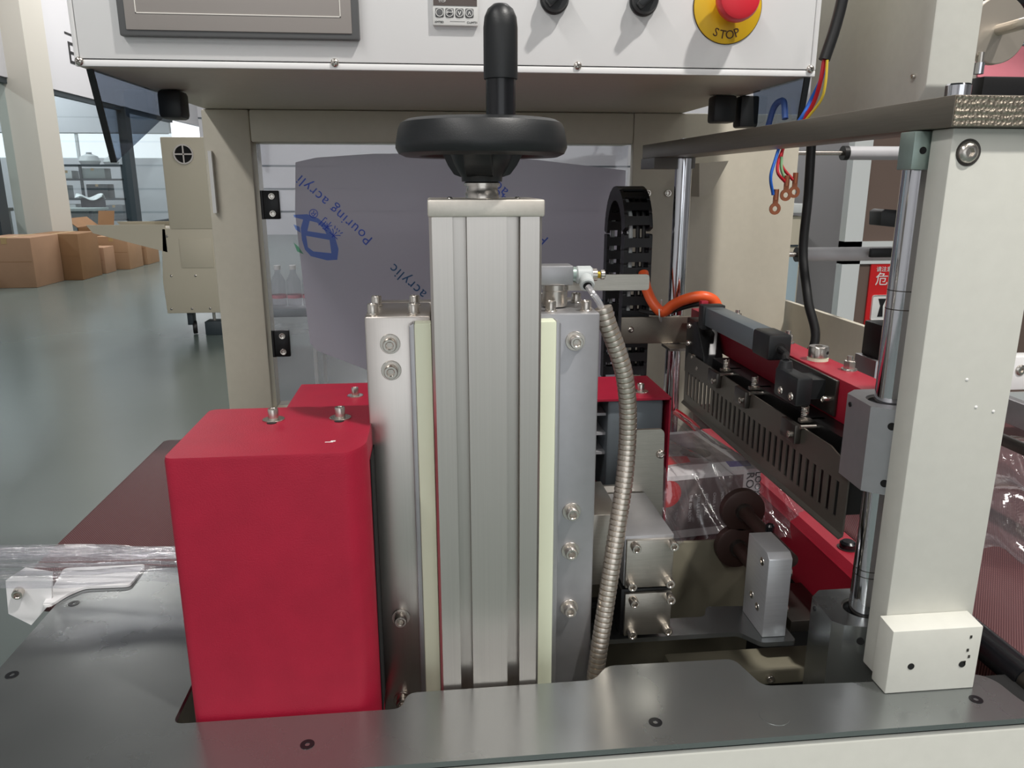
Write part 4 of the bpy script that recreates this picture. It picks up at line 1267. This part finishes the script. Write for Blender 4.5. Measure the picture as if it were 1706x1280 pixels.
MB().prism([(0.03, -D2 + 0.012), (0.058, -D2 + 0.010), (0.062, -D2 + 0.026), (0.034, -D2 + 0.030)], 'z', H, H + 0.0006).build('purple_badge', 'carton_purple', t)
# loose film over and in front of the box
def wrap(u, v):
    # u along X, v from the front low edge over the top to the back
    x = 0.240 + 0.205 * u
    k = v * 4
    prof_ = [(0.775, 0.955), (0.79, 0.985), (0.81, 1.028), (0.88, 1.034), (1.00, 1.040)]
    i = min(int(k), 3)
    s = k - i
    y = prof_[i][0] * (1 - s) + prof_[i + 1][0] * s
    z = prof_[i][1] * (1 - s) + prof_[i + 1][1] * s
    z += 0.007 * math.sin(23 * u + 5 * v) * math.sin(9 * v) + 0.004 * math.sin(51 * u + 17 * v)
    if u > 0.75:
        z -= (u - 0.75) * 0.16 * (0.3 + v)
    return Vector((x, y + 0.010 * math.sin(17 * u + 3), z))
tag(MB().grid(wrap, 60, 40).build('wrap_film', 'clear_film', smooth=60), 'crumpled clear shrink film draped over the printed box', 'film')

# ================================================================ ROLLERS AND LOWER BRACKET
t = thing('idler_bracket', 'bright aluminium block on a flat arm holding the idler shafts', 'bracket', (0.3, 0.62, 0.925))
b = MB().prism([(0.62, 0.9315), (0.668, 0.9315), (0.668, 1.0175), (0.626, 1.0175), (0.62, 1.0125)], 'x', 0.3035, 0.3265, 0.0008)
b.build('block', 'alu_bright', t)
for y, z in ((0.634, 1.004), (0.650, 0.960), (0.636, 0.955)):
    bolt(t, (0.3035, y, z), (-1, 0, 0), 0.0042, 0.001, 'button')
for z in (0.992, 0.953):
    bolt(t, (0.3265, 0.634, z), (1, 0, 0), 0.0055, 0.006, 'cap')
arm = rounded([(0.125, 0.632), (0.285, 0.632), (0.300, 0.612), (0.334, 0.612), (0.334, 0.675), (0.270, 0.680), (0.262, 0.662), (0.125, 0.662)], 0.005)
MB().prism(arm, 'z', 0.9265, 0.9312).build('arm', 'steel_sheet', t)
bolt(t, (0.312, 0.622, 0.9265), (0, 0, -1), 0.006, 0.004, 'button', m='black_gloss')
def idler(label, x, z, y0, y1):
    t = thing('idler_roller', label, 'roller', (x, y1, z - 0.025), 'brown idler rollers')
    MB().cyl((x, y0, z), (x, y1, z), 0.0075, 20).build('shaft', 'roller_brown', t)
    MB().lathe([(0.0225, 0), (0.0245, 0.001), (0.0245, 0.010), (0.0225, 0.011)], (x, y1, z), (0, -1, 0), 36).build('disc', 'roller_brown', t)
    MB().lathe([(0.0100, 0), (0.0100, 0.004), (0.0075, 0.004)], (x, y1 - 0.011, z), (0, -1, 0), 28, cap=False).build('retaining_ring', 'steel_dark', t)
    return t
r_ = idler('brown idler disc on a shaft in front of the printed box', 0.3350, 1.0, 0.640, 0.765)
MB().lathe([(0.0045, 0), (0.0045, 0.006), (0.003, 0.008), (0, 0.008)], (0.3355, 0.690, 1.0070), (0, 0, 1), 16).build('set_knob', 'black_gloss', r_)
idler('brown idler disc below the other one, half hidden by the aluminium block', 0.3315, 0.9570, 0.668, 0.765)

t = thing('terminal_block', 'upper square steel cover plate with four cap screws on a pale block', 'terminal block', (0.19, 0.65, 0.99))
MB().box(0.1665, 0.2120, 0.6215, 0.72, 0.993, 1.0425, 0.0006).build('body', 'alu_flat', t)
MB().box(0.1675, 0.2110, 0.6170, 0.6215, 0.9930, 1.0400, 0.0006).build('cover_plate', 'steel_brushed', t)
for x, z in ((0.1745, 1.0355), (0.2085, 1.0365), (0.1720, 0.9985), (0.2070, 0.9995)):
    bolt(t, (x, 0.617, z), (0, -1, 0), 0.0043, 0.009, 'cap')
t = thing('terminal_block', 'lower square steel cover plate with four cap screws on a dark block', 'terminal block', (0.19, 0.65, 0.94))
MB().box(0.1650, 0.2120, 0.6215, 0.70, 0.9425, 0.9895, 0.0006).build('body', 'black_metal', t)
MB().box(0.1680, 0.2115, 0.6170, 0.6215, 0.9440, 0.9870, 0.0006).build('cover_plate', 'steel_brushed', t)
for x, z in ((0.1750, 0.9810), (0.2085, 0.9830), (0.1740, 0.9490), (0.2075, 0.9510)):
    bolt(t, (x, 0.617, z), (0, -1, 0), 0.0043, 0.009, 'cap')
MB().box(0.125, 0.20, 0.70, 0.72, 0.900, 0.9265, 0.003).build('lower_foot', 'black_metal', t)
t = thing('angle_bracket', 'brushed steel angle bracket behind the conduit', 'bracket', (0.19, 0.71, 0.99))
MB().prism(rounded([(0.135, 0.98), (0.2330, 0.98), (0.2300, 1.1095), (0.193, 1.1095), (0.193, 1.050), (0.135, 1.050)], 0.006), 'y', 0.722, 0.726).build('upright', 'steel_brushed', t)
MB().box(0.13, 0.166, 0.640, 0.722, 0.985, 1.0560, 0.001).build('block', 'steel_brushed', t)
bolt(t, (0.2270, 0.722, 1.083), (0, -1, 0), 0.0048, 0.003, 'button')

# ================================================================ CABLE CHAIN, HOSE, CABLES
t = thing('cable_chain', 'black plastic cable drag chain looping up beside the door', 'cable chain', (0.32, 1.24, 1.02))
pth = []
CX0, CX1 = 0.2950, 0.3390
yn, yf, zt, rl = 1.185, 1.305, 1.275, 0.06
for z in [1.06 + i * 0.0225 for i in range(10)]:
    pth.append((yn, z, 0))
for k in range(1, 10):
    a = math.pi * k / 9.5
    pth.append(((yn + yf) / 2 - rl * math.cos(a), zt - 0.003 + rl * 1.05 * math.sin(a), -a))
for z in [1.255 - i * 0.0225 for i in range(11)]:
    pth.append((yf, z, math.pi))
lk = MB()
for x in (CX0, CX1 - 0.005):
    lk.prism(rounded([(-0.011, -0.0125), (0.011, -0.0125), (0.011, 0.0125), (-0.011, 0.0125)], 0.004, 3), 'x', x, x + 0.005)
lk.box(CX0 + 0.004, CX1 - 0.004, -0.011, -0.008, -0.0075, 0.0065)
lk.box(CX0 + 0.004, CX1 - 0.004, 0.008, 0.011, -0.0075, 0.0065)
lme = bpy.data.meshes.new('chain_link')
lk.bm.to_mesh(lme)
lme.materials.append(MATS['black_plastic'])
for y, z, a in pth:
    o = bpy.data.objects.new('chain_link', lme)
    col.objects.link(o)
    o.parent = t
    o.location = Vector((0, y, z)) + Vector(OFFSET[t.name])
    o.rotation_euler = (a, 0, 0)
for x, m_ in ((0.307, 'grey_plastic'), (0.3185, 'rubber_black'), (0.328, 'rubber_black')):
    MB().tube(bez([(x, yn, 1.05), (x, yn, 1.27), (x, yn + 0.02, 1.315), (x, (yn + yf) / 2, 1.333), (x, yf - 0.02, 1.315), (x, yf, 1.27), (x, yf, 1.04)], 8), 0.0035, 8).build('inner_cable', m_, t)
hose = bez([(0.3258, 1.1700, 1.2161), (0.3250, 1.1500, 1.1973), (0.3316, 1.1300, 1.1752), (0.3441, 1.1200, 1.1628), (0.3571, 1.1100, 1.1751), (0.3710, 1.0900, 1.1868), (0.3898, 1.0800, 1.1914), (0.4064, 1.0800, 1.1859), (0.4145, 1.0800, 1.1735)], 8)
tag(MB().tube(hose, 0.0080, 14).build('orange_hose', 'rubber_orange'), 'orange silicone hose curling from the drag chain to the beam', 'hose')
hose = bez([(0.3172, 1.1500, 1.1603), (0.3342, 1.1300, 1.1595), (0.3544, 1.1200, 1.1627), (0.3705, 1.1000, 1.1728), (0.3860, 1.0800, 1.1801), (0.4007, 1.0700, 1.1770)], 8)
tag(MB().tube(hose, 0.0036, 10).build('black_cable', 'rubber_black'), 'black cable running under the orange hose', 'cable')
tag(MB().tube(bez([(0.3359, 1.1120, 1.1688), (0.3375, 1.1120, 1.1552), (0.3482, 1.1400, 1.1446)], 4) + [Vector((0.3414, 1.1200, 1.1811))], 0.0011, 6).build('cable_tie', 'grey_plastic'), 'pale cable tie around the orange hose', 'cable tie')
tag(MB().tube(bez([(0.3132, 1.2000, 1.1012), (0.3280, 1.2000, 1.0809), (0.3246, 1.2000, 1.0649), (0.3158, 1.2000, 1.0591)], 6), 0.0020, 8).build('grey_lead', 'grey_plastic'), 'grey lead looping below the flange arm by the drag chain', 'cable')
tag(MB().tube(bez([(0.6178, 1.2500, 1.4172), (0.6208, 1.2500, 1.3273), (0.6213, 1.2500, 1.2390), (0.6227, 1.2200, 1.1622), (0.6299, 1.2000, 1.0864), (0.56, 1.2, 1.0), (0.56, 1.2, 0.93)], 8), 0.0075, 12).build('vertical_cable', 'rubber_black'),
    'black cable hanging vertically behind the red beam', 'cable')
# sheathed cable with coloured cores, ending in ring terminals
t = thing('sheathed_cable', 'black sheathed cable with bare red, blue and yellow cores', 'cable', (0.4308, 0.8600, 1.4806))
MB().tube(bez([(0.4466, 0.8600, 1.5756), (0.4445, 0.8600, 1.5407), (0.4391, 0.8600, 1.5109), (0.4308, 0.8600, 1.4806)], 6), 0.0062, 14).build('sheath', 'rubber_black', t)
for m_, dx, P in (('wire_red', 0, ((0.4308, 0.8600, 1.4806), (0.4289, 0.8600, 1.4591), (0.4285, 0.8700, 1.4383), (0.4226, 0.8800, 1.4200), (0.4118, 0.9000, 1.3915))),
                  ('wire_blue', 0, ((0.4328, 0.8600, 1.4806), (0.4319, 0.8650, 1.4616), (0.4303, 0.8800, 1.4425), (0.4197, 0.8800, 1.4213), (0.4072, 0.9000, 1.3949))),
                  ('wire_yellow', 0, ((0.4317, 0.8550, 1.4799), (0.4322, 0.8550, 1.4555), (0.4311, 0.8600, 1.4386), (0.4244, 0.8750, 1.4209), (0.4159, 0.9000, 1.3949)))):
    MB().tube(bez(P, 8), 0.0015 if m_ == 'wire_yellow' else 0.0023, 10).build('core', m_, t)
def lug(name, label, p, wires):
    t = thing('ring_terminal', label, 'ring terminal', p, 'copper ring terminals on loose wires')
    for m_, P in wires:
        MB().tube(bez(P, 8), 0.0018, 10).build('wire', m_, t)
    x, y, z = p
    MB().cyl((x, y, z + 0.022), (x, y, z + 0.010), 0.0030, 14).build('barrel', 'copper', t)
    MB().lathe([(0.0068, 0), (0.0068, 0.0014), (0.0030, 0.0014), (0.0030, 0), (0.0068, 0)], (x, y + 0.0007, z), (0, -1, 0), 24, cap=False).build('ring', 'copper', t)
    MB().box(x - 0.0030, x + 0.0030, y - 0.0006, y + 0.0008, z + 0.005, z + 0.013).build('neck', 'copper', t)
lug('a', 'copper ring terminal on a loose blue wire', (0.3982, 0.8800, 1.3219), [('wire_blue', ((0.4072, 0.9000, 1.3949), (0.3984, 0.8900, 1.3778), (0.3899, 0.8800, 1.3576), (0.3946, 0.8800, 1.3375)))])
lug('b', 'copper ring terminal on loose red and green wires', (0.4098, 0.8800, 1.3374), [('wire_red', ((0.4118, 0.9000, 1.3915), (0.4022, 0.8900, 1.3758), (0.3981, 0.8800, 1.3622), (0.4077, 0.8800, 1.3522))), ('wire_green', ((0.4054, 0.8900, 1.3798), (0.4044, 0.8850, 1.3663), (0.4091, 0.8800, 1.3522)))])
lug('c', 'copper ring terminal behind the one on red and green wires', (0.4268, 0.8950, 1.3406), [('wire_red', ((0.4128, 0.9050, 1.3898), (0.4108, 0.9000, 1.3713), (0.4240, 0.8950, 1.3543)))])

# ================================================================ BEYOND THE POST
t = thing('side_plate', 'beige side plate of the sealing frame behind the rollers', 'panel', (0.71, 1.4, 0.9))
MB().box(0.70, 0.71, 1.15, 1.95, 0.82, 1.1245, 0.002).build('sheet', 'beige', t)
t = thing('film_cabinet', 'off-white upright film cabinet beside the control box, above the steel bar', 'cabinet', (0.63, 1.1, 1.438))
MB().prism([(0.93, 1.4640), (0.95, 1.4380), (1.23, 1.4380), (1.23, 1.95), (0.93, 1.95)], 'x', 0.5970, 0.6570, 0.003).build('housing', 'beige_white', t)
bolt(t, (0.5970, 0.955, 1.478), (-1, 0, 0), 0.003, 0.004, 'cap')
t = thing('film_roller', 'turned steel end disc and chromed roller beside the white arm', 'roller', (0.51, 0.75, 1.46))
MB().lathe([(0.0378, 0), (0.0388, 0.001), (0.0388, 0.010), (0.0378, 0.011), (0.006, 0.011)], (0.696, 0.962, 1.5317), (0.05, -1, 0), 48).build('end_disc', 'steel_turned', t)
MB().cyl((0.696, 0.955, 1.5317), (0.700, 0.903, 1.5330), 0.0068, 20, bev=0.0006).build('spindle', 'steel', t)
MB().cyl((0.696, 0.96, 1.5317), (0.696, 1.05, 1.5317), 0.0100, 20).build('spindle', 'steel', t)
MB().cyl((0.658, 1.04, 1.5410), (1.4, 1.04, 1.5410), 0.0115, 28).build('roller', 'chrome', t)
MB().cyl((0.6765, 0.95, 1.506), (0.6765, 0.95, 1.489), 0.0040, 14).build('stop_pin', 'steel', t)
MB().cyl((0.6765, 0.95, 1.494), (0.6765, 0.95, 1.481), 0.0058, 14).build('stop_pin_head', 'chrome', t)
t = thing('pink_film_roll', 'glossy pink film sheet behind the turned steel disc', 'film roll', (0.8, 1.0, 1.44))
MB().grid(lambda u, v: Vector((0.845 + 0.6 * u, 1.19 + 0.008 * math.sin(9 * u + 4 * v), 1.5088 + 0.098 * v)), 30, 8, 0.003).build('web', 'pink_film', t)
t = thing('black_guard', 'black guard bars above and below the pink film', 'guard', (0.8, 1.0, 1.40))
MB().box(0.84, 1.45, 1.165, 1.23, 1.445, 1.5080, 0.002).build('lower_bar', 'black_metal', t)
MB().box(0.84, 1.45, 1.165, 1.23, 1.6085, 1.70, 0.002).build('upper_bar', 'black_metal', t)

def roller(label, x0, x1, y, z, rr):
    t = thing('guide_roller', label, 'roller', ((x0 + x1) / 2, y, z - rr), 'white film guide rollers')
    MB().cyl((x0, y, z), (x1, y, z), rr, 28).build('tube', 'roller_white', t)
    MB().cyl((x0 - 0.010, y, z), (x0, y, z), rr * 1.05, 24).build('end_cap', 'rubber_black', t)
    MB().cyl((0.690, y, z), (x0 - 0.010, y, z), rr * 0.35, 12).build('axle', 'steel', t)
roller('upper white guide roller below the steel bar', 0.790, 1.05, 1.45, 1.4065, 0.0126)
roller('lower white guide roller crossing the brown partition', 0.717, 1.05, 1.45, 1.2165, 0.0136)
t = thing('film_stand', 'film stand with a black stop and dark lever seen beside the thick guide rod', 'stand', (1.06, 1.44, 0.0))
MB().box(1.05, 1.08, 1.36, 1.52, 0.0, 1.6, 0.003).build('upright', 'beige', t)
MB().prism([(0.8317, 1.4000, 1.2748)[0::2], (0.8297, 1.4000, 1.3002)[0::2], (0.8374, 1.4000, 1.3046)[0::2], (1.05, 1.2875), (1.05, 1.2520)], 'y', 1.38, 1.42, 0.001).build('stop_block', 'rubber_black', t)
MB().box((0.8418, 1.4200, 1.2192)[0], 1.05, 1.418, 1.426, (0.8427, 1.4200, 1.2123)[2], (0.8406, 1.4200, 1.2295)[2], 0.001).build('lever', 'black_metal', t)
t = thing('solenoid', 'black square solenoid on a grey bracket beyond the red beam', 'solenoid', (0.62, 0.9, 1.1))
MB().box(0.560, 0.61, 0.90, 0.94, 1.133, 1.178, 0.002).build('coil', 'black_plastic', t)
MB().box(0.555, 0.615, 0.895, 0.945, 0.93, 1.133, 0.001).build('bracket', 'alu_flat', t)
MB().lathe([(0.006, 0), (0.006, 0.001), (0, 0.0016)], (0.585, 0.92, 1.178), n=20).build('cap', 'zinc', t)

# conveyor belts
def belt(label, x0, x1, y0, y1, z):
    t = thing('conveyor_belt', label, 'conveyor', ((x0 + x1) / 2, (y0 + y1) / 2, z - 0.06))
    MB().box(x0, x1, y0, y1, z - 0.06, z, 0.012, 3).build('belt', 'belt_mesh', t)
    MB().box(x0 + 0.03, x1 - 0.03, y0 + 0.03, y1 - 0.03, z - 0.12, z - 0.06).build('bed', 'steel_dark', t)
belt('red-brown mesh conveyor belt beside the floor, behind the red cover', -0.465, -0.17, 0.838, 1.30, 0.93)
belt('red-brown mesh conveyor belt under the wrapped printed box', 0.235, 0.356, 0.79, 1.08, 0.9295)
belt('red-brown mesh conveyor belt beyond the off-white post', 0.505, 1.04, 0.56, 1.42, 0.93)
t = thing('belt_end_roller', 'shiny black belt end roller at the deck corner', 'roller', (0.51, 0.53, 0.91))
p = (0.4905, 0.5450, 0.9450)
MB().cyl((p[0], 0.515, p[2]), (p[0], 0.60, p[2]), 0.0140, 28).build('sleeve', 'black_gloss', t)
MB().cyl((p[0], 0.490, p[2]), (p[0], 0.515, p[2]), 0.0130, 28, bev=0.0008).build('bearing_end', 'steel_dark', t)
bolt(t, (p[0], 0.490, p[2]), (0, -1, 0), 0.005, 0.0015, 'button')
MB().box(p[0] + 0.012, p[0] + 0.25, 0.50, 0.53, p[2] - 0.004, p[2] + 0.008, 0.002).build('top_strip', 'steel_dark', t)
t = thing('film_bars', 'grey guide bars over the belt beyond the post', 'guide bars', (0.75, 0.95, 1.0))
MB().box(0.72, 1.3, 1.10, 1.13, 1.030, 1.085, 0.002).build('white_bar', 'panel_white', t)
bolt(t, (0.927, 1.10, 1.063), (0, -1, 0), 0.009, 0.003, 'button')
MB().box(0.745, 0.76, 0.60, 1.10, 1.045, 1.078, 0.002).build('side_bar', 'alu_flat', t)
MB().box(0.745, 0.76, 0.62, 1.09, 1.012, 1.026, 0.004).build('lower_bar', 'steel_dark', t)
tag(MB().grid(lambda u, v: Vector((0.53 + 0.35 * u, 0.72 + 0.35 * v, 0.95 + 0.035 * v + 0.012 * math.sin(11 * u + 6 * v) + 0.006 * math.sin(31 * u - 13 * v))), 40, 30).build('loose_film', 'clear_film', smooth=60),
    'loose clear film lying over the belt beyond the off-white post', 'film')

# ================================================================ LEFT SIDE: BRACKET AND STRETCHED FILM
t = thing('white_bracket', 'folded white sheet-metal bracket under the stretched film', 'bracket', (-0.36, 0.79, 0.95))
P = [(-0.4221, 0.7250, 0.9749), (-0.4250, 0.7250, 0.9390), (-0.4057, 0.7250, 0.9251), (-0.3870, 0.7250, 0.9453), (-0.3830, 0.7250, 0.9497), (-0.3785, 0.7250, 0.9809), (-0.4032, 0.7250, 0.9868)]
MB().prism([p[0::2] for p in P], 'y', 0.725, 0.728).build('flange', 'panel_white', t)
MB().prism(rounded([(-0.3990, 0.7900), (-0.3150, 0.7900), (-0.3159, 0.7452), (-0.3607, 0.7461), (-0.3713, 0.7330), (-0.3783, 0.7132), (-0.3860, 0.7132)], 0.006), 'z', 0.9505, 0.953).build('sheet', 'panel_white', t)
p = (-0.4112, 0.7250, 0.9632)
bolt(t, (p[0], 0.725, p[2]), (0.2, -1, -0.1), 0.005, 0.008, 'cap')
def stretch(u, v):
    x = -0.62 + 0.46 * u
    w = 0.046 * (1 - 0.40 * math.exp(-((u - 0.72) / 0.09) ** 2))
    y = 0.752 + w * (v - 0.5) * 1.7 - 0.018 * u + 0.003 * math.sin(30 * v + 4 * u)
    z = 0.982 + 0.010 * math.cos((v - .5) * 3) + 0.0035 * math.sin(38 * v + 6 * u) + 0.003 * math.sin(70 * v + 15 * u) - 0.006 * u
    return Vector((x, y, z))
tag(MB().grid(stretch, 50, 60).build('stretched_film', 'stretched_film', smooth=60), 'clear film stretched in long creases past the red cover', 'film')
t = thing('guard_post', 'thin post with a dark navy cap, half behind the stretched film', 'post', (-0.548, 0.86, 0))
MB().lathe([(0.0, 0), (0.02, 0.0), (0.022, 0.003), (0.022, 0.06), (0.018, 0.066), (0, 0.068)], (-0.548, 0.86, 0.93), n=28).build('cap', 'navy', t)
MB().cyl((-0.548, 0.86, 0.012), (-0.548, 0.86, 0.93), 0.010, 16).build('pole', 'steel_dark', t)
MB().lathe([(0.09, 0), (0.09, 0.008), (0.02, 0.012), (0, 0.012)], (-0.548, 0.86, 0.0), n=28).build('foot', 'steel_dark', t)
